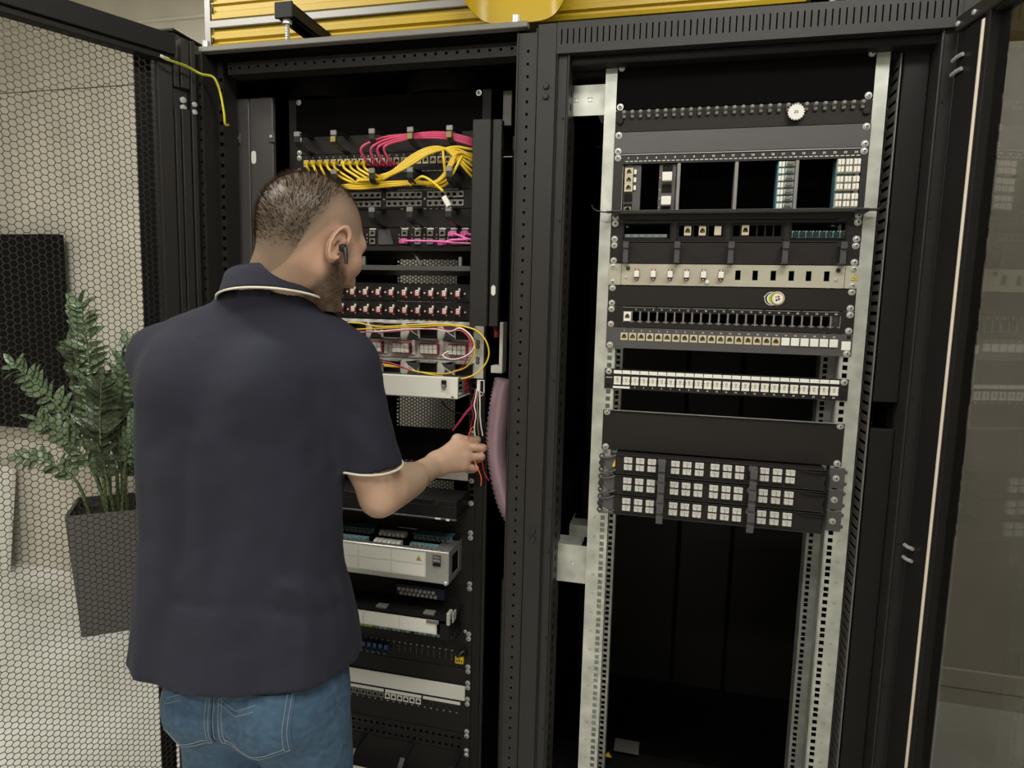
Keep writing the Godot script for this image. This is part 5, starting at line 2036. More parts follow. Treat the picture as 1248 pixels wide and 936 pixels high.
func shirt_field(p: Vector3) -> float:
	var d := trunk(p, 0.0)
	for s in [[S_R, E_R, 1.0], [S_L, E_L, -1.0]]:
		var sh: Vector3 = s[0]
		var el: Vector3 = s[1]
		var end := sh.lerp(el, 0.74)
		d = smin(d, cap(p, NECK + Vector3(0, -0.045, 0.0) + SIDE * s[2] * 0.035, sh + Vector3(0, 0.0, 0), 0.056, 0.054), 0.05)
		var sl := cap(p, sh, end, 0.055, 0.0585)
		var ax := (el - sh).normalized()
		var along := (p - end).dot(ax + SIDE * -0.25 * s[2])
		sl = maxf(sl, along)
		sl = maxf(sl, -cap(p, end - ax * 0.01, end + ax * 0.1, 0.040, 0.045))
		d = smin(d, sl, 0.028)
	# shoulder blades and the hollow of the spine
	d = smin(d, ell(p, Vector3(-0.80, 1.30, 0.40), Vector3(0.075, 0.095, 0.075)), 0.03)
	d = smin(d, ell(p, Vector3(-0.955, 1.30, 0.42), Vector3(0.075, 0.095, 0.07)), 0.03)
	# the cloth: long soft folds down the back, sharper ones from the right armpit to the waist
	var amp := clampf((1.36 - p.y) / 0.25, 0.15, 1.0)
	d += 0.009 * amp * folds.get_noise_3d(p.x * 1.0, p.y * 0.16, p.z * 1.0)
	d += 0.0022 * wave.get_noise_3d(p.x, p.y, p.z)
	for g in FOLDS:
		var r := cap(p, g[0], g[1], 0.0, 0.0)
		if r < 0.06:
			d -= g[2] * exp(-r * r / (g[3] * g[3]))
	# the neck of the shirt under the collar, and the straight hem
	d = smin(d, maxf(cap(p, NECK + Vector3(0.008, -0.03, 0), Vector3(-0.819, 1.5, 0.331), 0.092, 0.089), p.y - 1.46 + 0.19 * (p - Vector3(-0.819, 0, 0.331)).dot(FRONT)), 0.025)
	d = maxf(d, 0.797 - p.y)
	return d


const FOLDS := [[Vector3(-0.66, 1.25, 0.40), Vector3(-0.72, 1.0, 0.46), -0.010, 0.02], [Vector3(-0.72, 1.02, 0.475), Vector3(-0.64, 0.955, 0.36), -0.012, 0.014], [Vector3(-0.74, 0.985, 0.49), Vector3(-0.65, 0.925, 0.38), 0.008, 0.014], [Vector3(-0.78, 0.95, 0.5), Vector3(-0.68, 0.905, 0.42), -0.006, 0.012], [Vector3(-0.93, 1.26, 0.46), Vector3(-0.94, 1.0, 0.47), 0.006, 0.018], [Vector3(-0.9, 1.24, 0.47), Vector3(-0.91, 1.0, 0.485), -0.005, 0.014], [Vector3(-0.69, 1.3, 0.40), Vector3(-0.70, 1.17, 0.40), -0.009, 0.014], [Vector3(-0.65, 1.26, 0.35), Vector3(-0.6, 1.19, 0.33), -0.005, 0.01], [Vector3(-0.66, 1.22, 0.345), Vector3(-0.6, 1.16, 0.33), 0.005, 0.01], [Vector3(-0.98, 0.93, 0.48), Vector3(-0.8, 0.945, 0.52), -0.005, 0.012], [Vector3(-0.8, 1.38, 0.42), Vector3(-0.75, 1.37, 0.40), -0.003, 0.008]]


func jeans_field(p: Vector3) -> float:
	var d := ell(p, Vector3(-0.83, 0.82, 0.385), Vector3(0.158, 0.2, 0.118))
	d = smin(d, ell(p, Vector3(-0.765, 0.725, 0.42), Vector3(0.09, 0.092, 0.095)), 0.03)
	d = smin(d, ell(p, Vector3(-0.893, 0.725, 0.43), Vector3(0.09, 0.092, 0.092)), 0.03)
	for q in [[Vector3(-0.753, 0.75, 0.385), Vector3(-0.735, 0.44, 0.35), Vector3(-0.735, 0.06, 0.43)], [Vector3(-0.897, 0.75, 0.405), Vector3(-0.922, 0.44, 0.36), Vector3(-0.945, 0.06, 0.46)]]:
		var leg := smin(cap(p, q[0], q[1], 0.094, 0.074), cap(p, q[1], q[2], 0.072, 0.06), 0.03)
		d = smin(d, leg, 0.022)
	d += 0.004 * folds.get_noise_3d(p.x * 1.5, p.y * 1.2, p.z * 1.5)
	for g in [[Vector3(-0.92, 0.70, 0.52), Vector3(-1.0, 0.62, 0.47)], [Vector3(-0.72, 0.68, 0.5), Vector3(-0.66, 0.62, 0.42)], [Vector3(-0.86, 0.76, 0.53), Vector3(-0.87, 0.62, 0.49)]]:
		var r := cap(p, g[0], g[1], 0.0, 0.0)
		d += 0.007 * exp(-r * r / 0.00016)
	return maxf(d, p.y - 0.845)


func body_field(p: Vector3) -> float:
	# trunk under the clothes, arms down to the wrists, neck
	var d := trunk(p, 0.014)
	d = maxf(d, 0.83 - p.y)
	for s in [[S_R, E_R, W_R], [S_L, E_L, W_L]]:
		d = smin(d, cap(p, s[0], s[1], 0.040, 0.036), 0.03)
		d = smin(d, cap(p, s[0].lerp(s[1], 0.72) + (SIDE * -0.009 if s[0] == S_R else SIDE * 0.006), s[0].lerp(s[1], 0.86), 0.041, 0.038), 0.02)
		d = smin(d, fore(p, s[1], s[2]), 0.02)
	d = smin(d, neck_field(p), 0.03)
	return d


func fore(p: Vector3, e: Vector3, w: Vector3) -> float:
	var d := cap(p, e, w, 0.0355, 0.0255)
	d = smin(d, cap(p, e.lerp(w, 0.16) + Vector3(0.004, 0.007, 0), e.lerp(w, 0.5), 0.0395, 0.034), 0.02)
	return d


func neck_field(p: Vector3) -> float:
	var d := cap(p, NECK + Vector3(0.0, -0.02, 0.0), HEAD + face * (Vector3(0, -0.035, -0.032) * HEAD_SIZE), 0.066, 0.058)
	# the muscle from behind the ear down to the collar bone
	d = smin(d, cap(p, HEAD + face * Vector3(0.05, -0.045, -0.02), Vector3(-0.80, 1.44, 0.27), 0.022, 0.02), 0.02)
	return d


func head_field(w: Vector3) -> float:
	var p := face.inverse() * (w - HEAD) / HEAD_SIZE
	var m := Vector3(absf(p.x), p.y, p.z)
	var d := ell(p, Vector3(0, 0.034, -0.012), Vector3(0.0755, 0.086, 0.097))
	d = smin(d, ell(p, Vector3(0, 0.015, -0.055), Vector3(0.06, 0.06, 0.052)), 0.03)
	d = smin(d, ell(p, Vector3(0, -0.02, 0.037), Vector3(0.058, 0.08, 0.056)), 0.03)
	d = smin(d, cap(m, Vector3(0.052, -0.055, 0.004), Vector3(0.012, -0.103, 0.074), 0.02, 0.019), 0.03)
	d = smin(d, cap(m, Vector3(0.0, -0.1, 0.078), Vector3(0.012, -0.1, 0.076), 0.018, 0.018), 0.02)
	d = smin(d, ell(m, Vector3(0.044, -0.016, 0.056), Vector3(0.024, 0.02, 0.026)), 0.03)
	d = smin(d, cap(m, Vector3(0.0, 0.032, 0.087), Vector3(0.04, 0.03, 0.072), 0.01, 0.011), 0.02)
	# eye sockets, lids
	d = -smin(-d, ell(m, Vector3(0.031, 0.008, 0.1), Vector3(0.02, 0.013, 0.02)), 0.014)
	d = smin(d, ell(m, Vector3(0.031, 0.008, 0.077), Vector3(0.0145, 0.0125, 0.013)), 0.004)
	# nose
	d = smin(d, cap(p, Vector3(0, 0.02, 0.089), Vector3(0, -0.03, 0.108), 0.008, 0.0115), 0.012)
	d = smin(d, ell(m, Vector3(0.012, -0.036, 0.1), Vector3(0.009, 0.008, 0.012)), 0.008)
	# lips
	d = smin(d, cap(m, Vector3(0, -0.064, 0.095), Vector3(0.02, -0.067, 0.085), 0.007, 0.003), 0.006)
	d = smin(d, cap(m, Vector3(0, -0.074, 0.093), Vector3(0.017, -0.073, 0.084), 0.008, 0.003), 0.006)
	# neck
	d = smin(d, neck_field(w) / HEAD_SIZE, 0.028)
	# ears: a tilted shell with a rolled rim, a hollow and a lobe
	var e := m - Vector3(0.0755, -0.012, -0.008)
	var tilt := Basis(Vector3.RIGHT, 0.18) * Basis(Vector3.UP, 0.02)
	e = tilt.inverse() * e
	var q := Vector2(e.z / 0.0155, (e.y - (0.002 if e.y > 0.0 else 0.0)) / 0.031)
	var ring := absf(q.length() - 1.0) * 0.0195
	var rim := Vector2(ring, e.x - 0.012 - 0.004 * q.length()).length() - 0.0038
	if e.z > 0.008 and e.y < 0.012 and e.y > -0.02:
		rim += 0.002
	var pan := maxf((q.length() - 1.0) * 0.018, absf(e.x - 0.006) - 0.0042)
	pan = smin(pan, rim, 0.004)
	pan = smin(pan, ell(e, Vector3(0.008, -0.028, 0.006), Vector3(0.0055, 0.009, 0.008)), 0.006)
	pan = smin(pan, ell(e, Vector3(0.008, -0.004, 0.0135), Vector3(0.005, 0.007, 0.0045)), 0.004)
	pan = smin(pan, cap(e, Vector3(0.010, 0.016, -0.004), Vector3(0.010, -0.014, -0.006), 0.0026, 0.003), 0.004)
	pan = maxf(pan, -ell(e, Vector3(0.0135, -0.004, 0.003), Vector3(0.009, 0.0115, 0.0075)))
	d = smin(d, pan, 0.005)
	return d * HEAD_SIZE


# how far down a spot of the head wears hair (0 bare skin to 1 long hair), and beard
func hair_share(p: Vector3) -> float:
	var line := -0.15
	if p.z > -0.06:
		line = lerpf(-0.15, -0.014, smoothstep(-0.09, -0.014, p.z))
	if p.z > 0.03:
		line = lerpf(-0.012, 0.1, smoothstep(0.04, 0.092, p.z))
	return smoothstep(0.0, 0.15, p.y - line)


func beard_share(p: Vector3) -> float:
	var m := absf(p.x)
	var side := smoothstep(0.006, 0.02, p.z) * smoothstep(0.052, 0.03, p.z) * smoothstep(0.02, 0.0, p.y)
	var cut := lerpf(-0.02, -0.052, smoothstep(0.02, 0.075, p.z))
	var jaw := smoothstep(cut + 0.006, cut - 0.014, p.y) * smoothstep(-0.008, 0.012, p.z) * smoothstep(-0.135, -0.118, p.y)
	return clampf(maxf(side * 0.75, jaw), 0.0, 1.0) * (0.55 if m < 0.012 and p.y > -0.062 else 1.0)


func skin_tint(w: Vector3) -> Color:
	var p := face.inverse() * (w - HEAD) / HEAD_SIZE
	var skin := Color(0.44, 0.27, 0.19)
	if p.y > -0.2 and p.length() < 0.2:
		var n := wave.get_noise_3d(w.x * 6.0, w.y * 6.0, w.z * 6.0)
		skin = skin.lerp(Color(0.45, 0.24, 0.175), clampf(0.35 * smoothstep(0.07, 0.09, absf(p.x)), 0, 1))
		var near_ear := smoothstep(0.0735, 0.079, absf(p.x)) if absf(p.y + 0.012) < 0.04 and absf(p.z + 0.008) < 0.03 else 0.0
		var h := hair_share(p) * (1.0 - near_ear)
		var hair := Color(0.085, 0.06, 0.04).lerp(Color(0.13, 0.095, 0.068), 0.5 + 0.5 * n)
		skin = skin.lerp(Color(0.185, 0.135, 0.095), smoothstep(0.0, 0.3, h) * 0.72)
		skin = skin.lerp(hair, smoothstep(0.35, 1.0, h))
		skin = skin.lerp(Color(0.045, 0.03, 0.02), beard_share(p) * (0.8 + 0.15 * n) * (1.0 - near_ear))
		if p.y < -0.06 and p.y > -0.078 and absf(p.x) < 0.021 and p.z > 0.084:
			skin = Color(0.42, 0.17, 0.13)
	return skin


func hand_field(p: Vector3, w: Vector3, e: Vector3, K: Array, P: Array, T: Array, TH: Array) -> float:
	var d := cap(p, w, w.lerp(e, 0.2), 0.024, 0.025)
	var palm := 9.0
	for i in 4:
		palm = smin(palm, cap(p, w.lerp(K[i], 0.15), K[i], 0.0175, 0.0125), 0.022)
	d = smin(d, palm, 0.02)
	d = smin(d, cap(p, w.lerp(TH[0], 0.4), TH[0], 0.017, 0.0145), 0.02)
	var fingers := 9.0
	var rr := [0.0092, 0.0096, 0.009, 0.008]
	for i in 4:
		var mid: Vector3 = (P[i] as Vector3).lerp(T[i], 0.5) + ((P[i] as Vector3) - (K[i] as Vector3)) * 0.16
		var c := cap(p, K[i], P[i], rr[i] + 0.0012, rr[i])
		c = smin(c, cap(p, P[i], mid, rr[i] + 0.0003, rr[i] - 0.0008), 0.003)
		c = smin(c, cap(p, mid, T[i], rr[i] - 0.0006, rr[i] - 0.0015), 0.003)
		fingers = minf(fingers, c)
	var th := cap(p, TH[0], TH[1], 0.012, 0.0108)
	th = smin(th, cap(p, TH[1], TH[2], 0.0112, 0.0092), 0.003)
	fingers = minf(fingers, th)
	d = smin(d, fingers, 0.007)
	# knuckles
	for i in 4:
		d = smin(d, p.distance_to((K[i] as Vector3) + Vector3(-0.004, 0.003, 0.006)) - 0.0108, 0.008)
	return d


func build_person() -> void:
	folds = FastNoiseLite.new()
	folds.seed = 4
	folds.frequency = 9.0
	folds.fractal_octaves = 2
	wave = FastNoiseLite.new()
	wave.seed = 8
	wave.frequency = 14.0
	wave.fractal_octaves = 2
	var F := Vector3(0.385, 0, -0.92).normalized() * cos(deg_to_rad(24.0)) + Vector3(0, -sin(deg_to_rad(24.0)), 0)
	var up := (Vector3.UP - F * F.y).normalized()
	face = Basis(F.cross(up), up, F)
	if face.determinant() < 0.0:
		face.x = -face.x
	var t := thing("person", "man in a navy polo shirt and jeans reaching into the left rack", "person", Vector3(-0.86, 0.0, 0.4))
	var back := func(o: MeshInstance3D) -> void: o.position = -t.position
	# body: one skin from head to fingertips
	var b := new_net()
	net(b, body_field, Vector3(-1.2, 0.74, 0.0), Vector3(-0.55, 1.52, 0.55), 0.011)
	for i in b.c.size():
		b.c[i] = Color(0.50, 0.325, 0.235)
	net(b, head_field, Vector3(-0.92, 1.44, 0.17), Vector3(-0.58, 1.76, 0.50), 0.003, skin_tint)
	var K := [Vector3(-0.5836, 1.142, -0.040), Vector3(-0.5699, 1.1252, -0.0359), Vector3(-0.5604, 1.1042, -0.0275), Vector3(-0.5645, 1.0843, -0.0149)]
	var P := [Vector3(-0.5458, 1.1395, -0.0648), Vector3(-0.5289, 1.1221, -0.0594), Vector3(-0.530, 1.102, -0.052), Vector3(-0.5415, 1.0758, -0.0402)]
	var T := [Vector3(-0.5731, 1.1164, -0.0846), Vector3(-0.5605, 1.1007, -0.0857), Vector3(-0.5605, 1.083, -0.0741), Vector3(-0.5655, 1.0641, -0.0559)]
	var TH := [Vector3(-0.6162, 1.1038, -0.0202), Vector3(-0.6084, 1.1127, -0.0605), Vector3(-0.5803, 1.1109, -0.0865)]
	var right_hand := func(p: Vector3) -> float: return smin(hand_field(p, W_R, E_R, K, P, T, TH), fore(p, E_R, W_R), 0.004)
	var ft := func(p: Vector3) -> Color: return Color(0.50, 0.325, 0.235).lerp(Color(0.53, 0.285, 0.21), smoothstep(-0.55, -0.525, p.x) * 0.6)
	net(b, right_hand, Vector3(-0.69, 1.03, -0.105), Vector3(-0.505, 1.18, 0.24), 0.003, ft)
	# left hand steadies the panels in front of him
	var KL := []
	var PL := []
	var TL := []
	for i in 4:
		var k := W_L + Vector3(-0.03 + 0.021 * i, 0.03 - 0.004 * i, -0.07 + 0.004 * absf(i - 1))
		KL.append(k)
		PL.append(k + Vector3(0.002 * i, -0.006, -0.036))
		TL.append(k + Vector3(0.004 * i, -0.03, -0.05))
	var THL := [W_L + Vector3(0.038, 0.0, -0.03), W_L + Vector3(0.052, 0.0, -0.06), W_L + Vector3(0.045, -0.012, -0.085)]
	var left_hand := func(p: Vector3) -> float: return hand_field(p, W_L, E_L, KL, PL, TL, THL)
	net(b, left_hand, Vector3(-1.08, 1.06, -0.1), Vector3(-0.92, 1.2, 0.07), 0.0035, ft)
	back.call(put("body", net_mesh(b, "skin"), t))
	# clothes
	var c := new_net()
	net(c, shirt_field, Vector3(-1.2, 0.74, 0.1), Vector3(-0.53, 1.5, 0.62), 0.0075)
	var shirt := put("polo_shirt", net_mesh(c, "navy_cloth"), t)
	back.call(shirt)
	c = new_net()
	net(c, jeans_field, Vector3(-1.12, 0.04, 0.18), Vector3(-0.6, 0.87, 0.62), 0.009)
	var jeans := put("jeans", net_mesh(c, "denim"), t)
	back.call(jeans)
	collar(shirt)
	sleeve_trim(shirt)
	jeans_details(jeans)
	for q in [[Vector3(-0.74, 0.0, 0.40), 0.12], [Vector3(-0.985, 0.0, 0.43), -0.15]]:
		c = new_net()
		var o: Vector3 = q[0]
		var yaw: float = q[1]
		var shoe := func(p: Vector3) -> float:
			var l := (p - o).rotated(Vector3.UP, yaw)
			var d := ell(l, Vector3(0, 0.035, -0.07), Vector3(0.048, 0.05, 0.14))
			d = smin(d, cap(l, Vector3(0, 0.05, 0.02), Vector3(0, 0.1, 0.03), 0.043, 0.045), 0.03)
			return maxf(d, 0.002 - l.y)
		net(c, shoe, o + Vector3(-0.12, -0.01, -0.26), o + Vector3(0.12, 0.16, 0.12), 0.008)
		back.call(put("shoe", net_mesh(c, "shoe_leather"), t))
	hair(t)
	earbud()


func collar(parent: Node3D) -> void:
	# a turned-down collar: rings from the inside over the fold to the outer edge
	var s := st()
	var pipe := []
	var n := 40
	var rows := []
	var mid := Vector3(-0.819, 1.491, 0.331)
	for i in n + 1:
		var w := lerpf(-2.75, 2.75, float(i) / n)
		# w = 0 is the middle of the back
		var dir := -FRONT * cos(w) + SIDE * sin(w)
		var lift := 0.012 * cos(w) + 0.004 * sin(w)
		var r0 := 0.0825 - 0.003 * absf(sin(w))
		var row := []
		for q in [[0.0, -0.022], [0.001, 0.004], [0.003, 0.0155], [0.006, 0.0185], [0.0095, 0.0155], [0.014, 0.002], [0.0195, -0.016], [0.0225, -0.0235], [0.019, -0.0245], [0.012, -0.012]]:
			row.append(mid + dir * (r0 + q[0]) + Vector3(0, lift + q[1] - 0.03 * (1.0 - cos(w)) * 0.5, 0))
		rows.append(row)
		pipe.append(row[7] + dir * 0.0012)
	for i in n:
		for j in rows[0].size() - 1:
			var q := [rows[i][j], rows[i + 1][j], rows[i + 1][j + 1], rows[i][j + 1]]
			var nn: Vector3 = ((q[2] - q[0]) as Vector3).cross(q[3] - q[1]).normalized()
			var o: Vector3 = (q[0] + q[2]) / 2.0 - (mid + Vector3(0, -0.006, 0))
			o = o - Vector3(0, o.y, 0)
			var core: Vector3 = mid + o.normalized() * 0.078 + Vector3(0, ((q[0] + q[2]) / 2.0).y - mid.y - 0.004, 0)
			if nn.dot((q[0] + q[2]) / 2.0 - core) < 0.0:
				nn = -nn
			smooth_quad(s, q, [nn, nn, nn, nn])
	s.index()
	s.generate_normals()
	obj("collar", s, "navy_cloth", parent)
	s = st()
	tube(s, pipe, 0.0021, 6)
	obj("collar_piping", s, "cream_trim", parent)


func sleeve_trim(parent: Node3D) -> void:
	for q in [[S_R, E_R, 1.0], [S_L, E_L, -1.0]]:
		var sh: Vector3 = q[0]
		var el: Vector3 = q[1]
		var end := sh.lerp(el, 0.74)
		var ax := (el - sh).normalized()
		var pn: Vector3 = ax + SIDE * -0.25 * q[2]
		var u := ax.cross(Vector3.BACK).normalized()
		var v := ax.cross(u)
		var ring := []
		for i in 33:
			var w := TAU * i / 32.0
			var d := u * cos(w) + v * sin(w)
			var p := end + d * 0.0588
			# along the axis until the slanted hem is met, then out to the cloth
			var k: float = -(p - end).dot(pn) / ax.dot(pn)
			p += ax * k
			var moved := 0.0
			for it in 6:
				var f := shirt_field(p - ax * 0.004)
				moved = clampf(moved - f * 0.8, -0.007, 0.009)
				p = end + d * (0.0588 + moved) + ax * k
			if trunk(p, 0.0) < -0.004 and q[2] < 0.0:
				p -= d * 0.01
			ring.append(p)
		var s := st()
		tube(s, ring, 0.0024, 6)
		obj("sleeve_piping", s, "cream_trim", parent)


func on_jeans(x: float, y: float, lift := 0.001) -> Vector3:
	# the spot of the seat of the jeans seen from behind at that x and height
	var p := Vector3(x, y, 0.62)
	for i in 24:
		p.z -= jeans_field(p) * 0.8
	return p + Vector3(0, 0, lift)


func jeans_details(parent: Node3D) -> void:
	# back pockets with double stitching
	for q in [[-0.768, 1.0], [-0.908, 0.0]]:
		var x0: float = q[0]
		var o := st()
		var grid := []
		for i in 13:
			var col := []
			for j in 13:
				var u := -1.0 + i / 6.0
				var low := 0.67 + 0.018 * absf(u)
				col.append(on_jeans(x0 + u * 0.066, lerpf(0.79, low, j / 12.0), 0.0028))
			grid.append(col)
		for i in 12:
			for j in 12:
				var w := [grid[i][j], grid[i + 1][j], grid[i + 1][j + 1], grid[i][j + 1]]
				var nn: Vector3 = ((w[2] - w[0]) as Vector3).cross(w[3] - w[1]).normalized()
				nn = nn if nn.z > 0.0 else -nn
				smooth_quad(o, w, [nn, nn, nn, nn])
		o.index()
		o.generate_normals()
		var pk := obj("back_pocket", o, "denim", parent)
		o = st()
		for inset in [0.004, 0.010]:
			var line := []
			for j in 9:
				line.append(on_jeans(x0 - 0.066 + inset, lerpf(0.79, 0.691, j / 8.0), 0.0034))
			for i in 9:
				var u := -1.0 + i / 4.0
				line.append(on_jeans(x0 + u * (0.066 - inset), 0.67 + inset + 0.018 * absf(u), 0.0034))
			for j in 9:
				line.append(on_jeans(x0 + 0.066 - inset, lerpf(0.691, 0.79, j / 8.0), 0.0034))
			tube(o, line, 0.0007, 4)
		for k in 2:
			var line := []
			for i in 9:
				line.append(on_jeans(x0 - 0.06 + i * 0.0085, 0.776 - absf(i - 4.0) * -0.0035 - 0.009 * k - 0.014, 0.0034))
			tube(o, line, 0.0006, 4)
		obj("pocket_stitching", o, "thread", pk)
	var o := st()
	for q in [[-0.836, -0.004], [-0.836, 0.004]]:
		var line := []
		for j in 12:
			line.append(on_jeans(q[0] + q[1], lerpf(0.79, 0.70, j / 11.0), 0.001))
		tube(o, line, 0.0008, 4)
	obj("seat_seam", o, "thread", parent)


func hair(t: Node3D) -> void:
	# short cropped hair on the crown: thousands of little tapering strands
	var r := RandomNumberGenerator.new()
	r.seed = 11
	for kind in ["hair", "beard"]:
		var s := st()
		var many := 16000 if kind == "hair" else 2600
		for i in many:
			var d := Vector3(r.randfn(), r.randfn(), r.randfn()).normalized()
			var p := HEAD + face * (Vector3(0, 0.0, 0.0) + d * 0.16)
			for k in 7:
				p -= (face * d) * head_field(p) * 0.85
			if absf(head_field(p)) > 0.003:
				continue
			var l := face.inverse() * (p - HEAD) / HEAD_SIZE
			if absf(l.x) > 0.078:
				continue
			var share := hair_share(l) if kind == "hair" else beard_share(l)
			if kind == "hair":
				share = smoothstep(0.62, 1.0, share)
			if r.randf() > share + 0.02 or share < 0.08:
				continue
			var n := (face * (d + Vector3(0, 0.1, 0.25))).normalized()
			n = (n + Vector3(r.randfn(), r.randfn(), r.randfn()) * 0.3).normalized()
			var len := (0.003 + 0.008 * share) * r.randf_range(0.7, 1.2) if kind == "hair" else r.randf_range(0.002, 0.006)
			var side := n.cross(Vector3(r.randfn(), r.randfn(), r.randfn())).normalized() * (0.00042 if kind == "hair" else 0.0004)
			var tip := p + n * len
			p -= n * 0.001
			tri(s, p - side, p + side, tip, side.cross(n))
			var s2 := n.cross(side)
			tri(s, p - s2, p + s2, tip, s2.cross(n))
		var o := obj(kind, s, "hair", t)
		o.position = -t.position
		o.set_meta("kind", "stuff")


func earbud() -> void:
	var o := HEAD + face * (Vector3(-0.0925, -0.016, 0.001) * HEAD_SIZE)
	var t := thing("earbud", "black wireless earbud in the man's right ear", "earbud", o)
	var s := st()
	var acr := face * Vector3(-1, 0, 0.15)
	lathe(s, [Vector2(0.0, -0.006), Vector2(0.006, -0.004), Vector2(0.0075, 0.001), Vector2(0.0065, 0.0045), Vector2(0.004, 0.006), Vector2(0.0, 0.0065)], Vector3.ZERO, acr, 16)
	obj("body", s, "plastic_black", t)
	s = st()
	var dn := face * Vector3(-0.12, -1, 0.38).normalized()
	tube(s, [acr * 0.0045, acr * 0.006 + dn * 0.008, acr * 0.007 + dn * 0.022, acr * 0.007 + dn * 0.027], [0.0046, 0.004, 0.0035, 0.0028], 10)
	obj("stem", s, "plastic_black", t)


func build_cables() -> void:
	var o: MeshInstance3D
	o = cable([Vector3(-1.0049, 1.7995, -0.085), Vector3(-0.9848, 1.7809, -0.055), Vector3(-0.9477, 1.7425, -0.040), Vector3(-0.8598, 1.7284, -0.045), Vector3(-0.7990, 1.7330, -0.055), Vector3(-0.7467, 1.7358, -0.055), Vector3(-0.7014, 1.7387, -0.055), Vector3(-0.6589, 1.7369, -0.050), Vector3(-0.6312, 1.7501, -0.045), Vector3(-0.6088, 1.7780, -0.042), Vector3(-0.6021, 1.8013, -0.050), Vector3(-0.5632, 1.8011, -0.070)], 0.0031, "yellow_cable_deep", "yellow patch cable through the rings, lowest of the bundle")
	plug(o, Vector3(-1.0049, 1.7995, -0.079), "yellow_cable_deep")
	o = cable([Vector3(-0.9860, 1.7990, -0.085), Vector3(-0.9663, 1.7804, -0.055), Vector3(-0.9295, 1.7402, -0.040), Vector3(-0.8598, 1.7332, -0.045), Vector3(-0.7990, 1.7379, -0.055), Vector3(-0.7467, 1.7399, -0.055), Vector3(-0.7015, 1.7414, -0.055), Vector3(-0.6589, 1.7388, -0.050), Vector3(-0.6313, 1.7537, -0.045), Vector3(-0.6089, 1.7853, -0.042), Vector3(-0.5962, 1.8030, -0.050), Vector3(-0.5631, 1.7956, -0.070)], 0.0031, "yellow_cable", "yellow patch cable through the rings, second lowest of the bundle")
	plug(o, Vector3(-0.9860, 1.7990, -0.079), "yellow_cable")
	o = cable([Vector3(-0.9673, 1.7985, -0.085), Vector3(-0.9479, 1.7800, -0.055), Vector3(-0.9115, 1.7380, -0.040), Vector3(-0.8598, 1.7379, -0.045), Vector3(-0.7990, 1.7428, -0.055), Vector3(-0.7468, 1.7440, -0.055), Vector3(-0.7015, 1.7442, -0.055), Vector3(-0.6589, 1.7406, -0.050), Vector3(-0.6313, 1.7574, -0.045), Vector3(-0.6091, 1.7925, -0.042), Vector3(-0.5903, 1.8046, -0.050), Vector3(-0.5630, 1.7901, -0.070)], 0.0031, "yellow_cable_deep", "yellow patch cable through the rings, third from below in the bundle")
	plug(o, Vector3(-0.9673, 1.7985, -0.079), "yellow_cable_deep")
	o = cable([Vector3(-0.9486, 1.7980, -0.085), Vector3(-0.9275, 1.7776, -0.055), Vector3(-0.8816, 1.7511, -0.042), Vector3(-0.8470, 1.7409, -0.045), Vector3(-0.7990, 1.7473, -0.055), Vector3(-0.7635, 1.7612, -0.055), Vector3(-0.7201, 1.7771, -0.050), Vector3(-0.6738, 1.8005, -0.045), Vector3(-0.6341, 1.8120, -0.045), Vector3(-0.6043, 1.8177, -0.050), Vector3(-0.5820, 1.8157, -0.060), Vector3(-0.5591, 1.8149, -0.075)], 0.0031, "yellow_cable", "yellow patch cable through the rings, fourth from below in the bundle")
	plug(o, Vector3(-0.9486, 1.7980, -0.079), "yellow_cable")
	o = cable([Vector3(-0.9301, 1.7975, -0.085), Vector3(-0.9093, 1.7771, -0.055), Vector3(-0.8637, 1.7507, -0.042), Vector3(-0.8470, 1.7426, -0.045), Vector3(-0.7990, 1.7496, -0.055), Vector3(-0.7635, 1.7627, -0.055), Vector3(-0.7202, 1.7810, -0.050), Vector3(-0.6738, 1.8034, -0.045), Vector3(-0.6341, 1.8126, -0.045), Vector3(-0.6042, 1.8123, -0.050), Vector3(-0.5818, 1.8057, -0.060), Vector3(-0.5588, 1.8003, -0.075)], 0.0031, "yellow_cable_deep", "yellow patch cable through the rings, middle of the bundle")
	plug(o, Vector3(-0.9301, 1.7975, -0.079), "yellow_cable_deep")
	o = cable([Vector3(-0.9050, 1.7968, -0.085), Vector3(-0.8847, 1.7765, -0.055), Vector3(-0.8396, 1.7502, -0.042), Vector3(-0.8470, 1.7443, -0.045), Vector3(-0.7990, 1.7519, -0.055), Vector3(-0.7635, 1.7642, -0.055), Vector3(-0.7202, 1.7849, -0.050), Vector3(-0.6738, 1.8063, -0.045), Vector3(-0.6341, 1.8131, -0.045), Vector3(-0.6041, 1.8068, -0.050), Vector3(-0.5816, 1.7957, -0.060), Vector3(-0.5585, 1.7856, -0.075)], 0.0031, "yellow_cable", "yellow patch cable through the rings, fourth from above in the bundle")
	plug(o, Vector3(-0.9050, 1.7968, -0.079), "yellow_cable")
	o = cable([Vector3(-0.8867, 1.7964, -0.085), Vector3(-0.8668, 1.7761, -0.055), Vector3(-0.8220, 1.7498, -0.042), Vector3(-0.8470, 1.7460, -0.045), Vector3(-0.7990, 1.7541, -0.055), Vector3(-0.7635, 1.7657, -0.055), Vector3(-0.7202, 1.7887, -0.050), Vector3(-0.6739, 1.8092, -0.045), Vector3(-0.6341, 1.8136, -0.045), Vector3(-0.6040, 1.8014, -0.050), Vector3(-0.5814, 1.7857, -0.060), Vector3(-0.5582, 1.7709, -0.075)], 0.0031, "yellow_cable_deep", "yellow patch cable through the rings, third from above in the bundle")
	plug(o, Vector3(-0.8867, 1.7964, -0.079), "yellow_cable_deep")
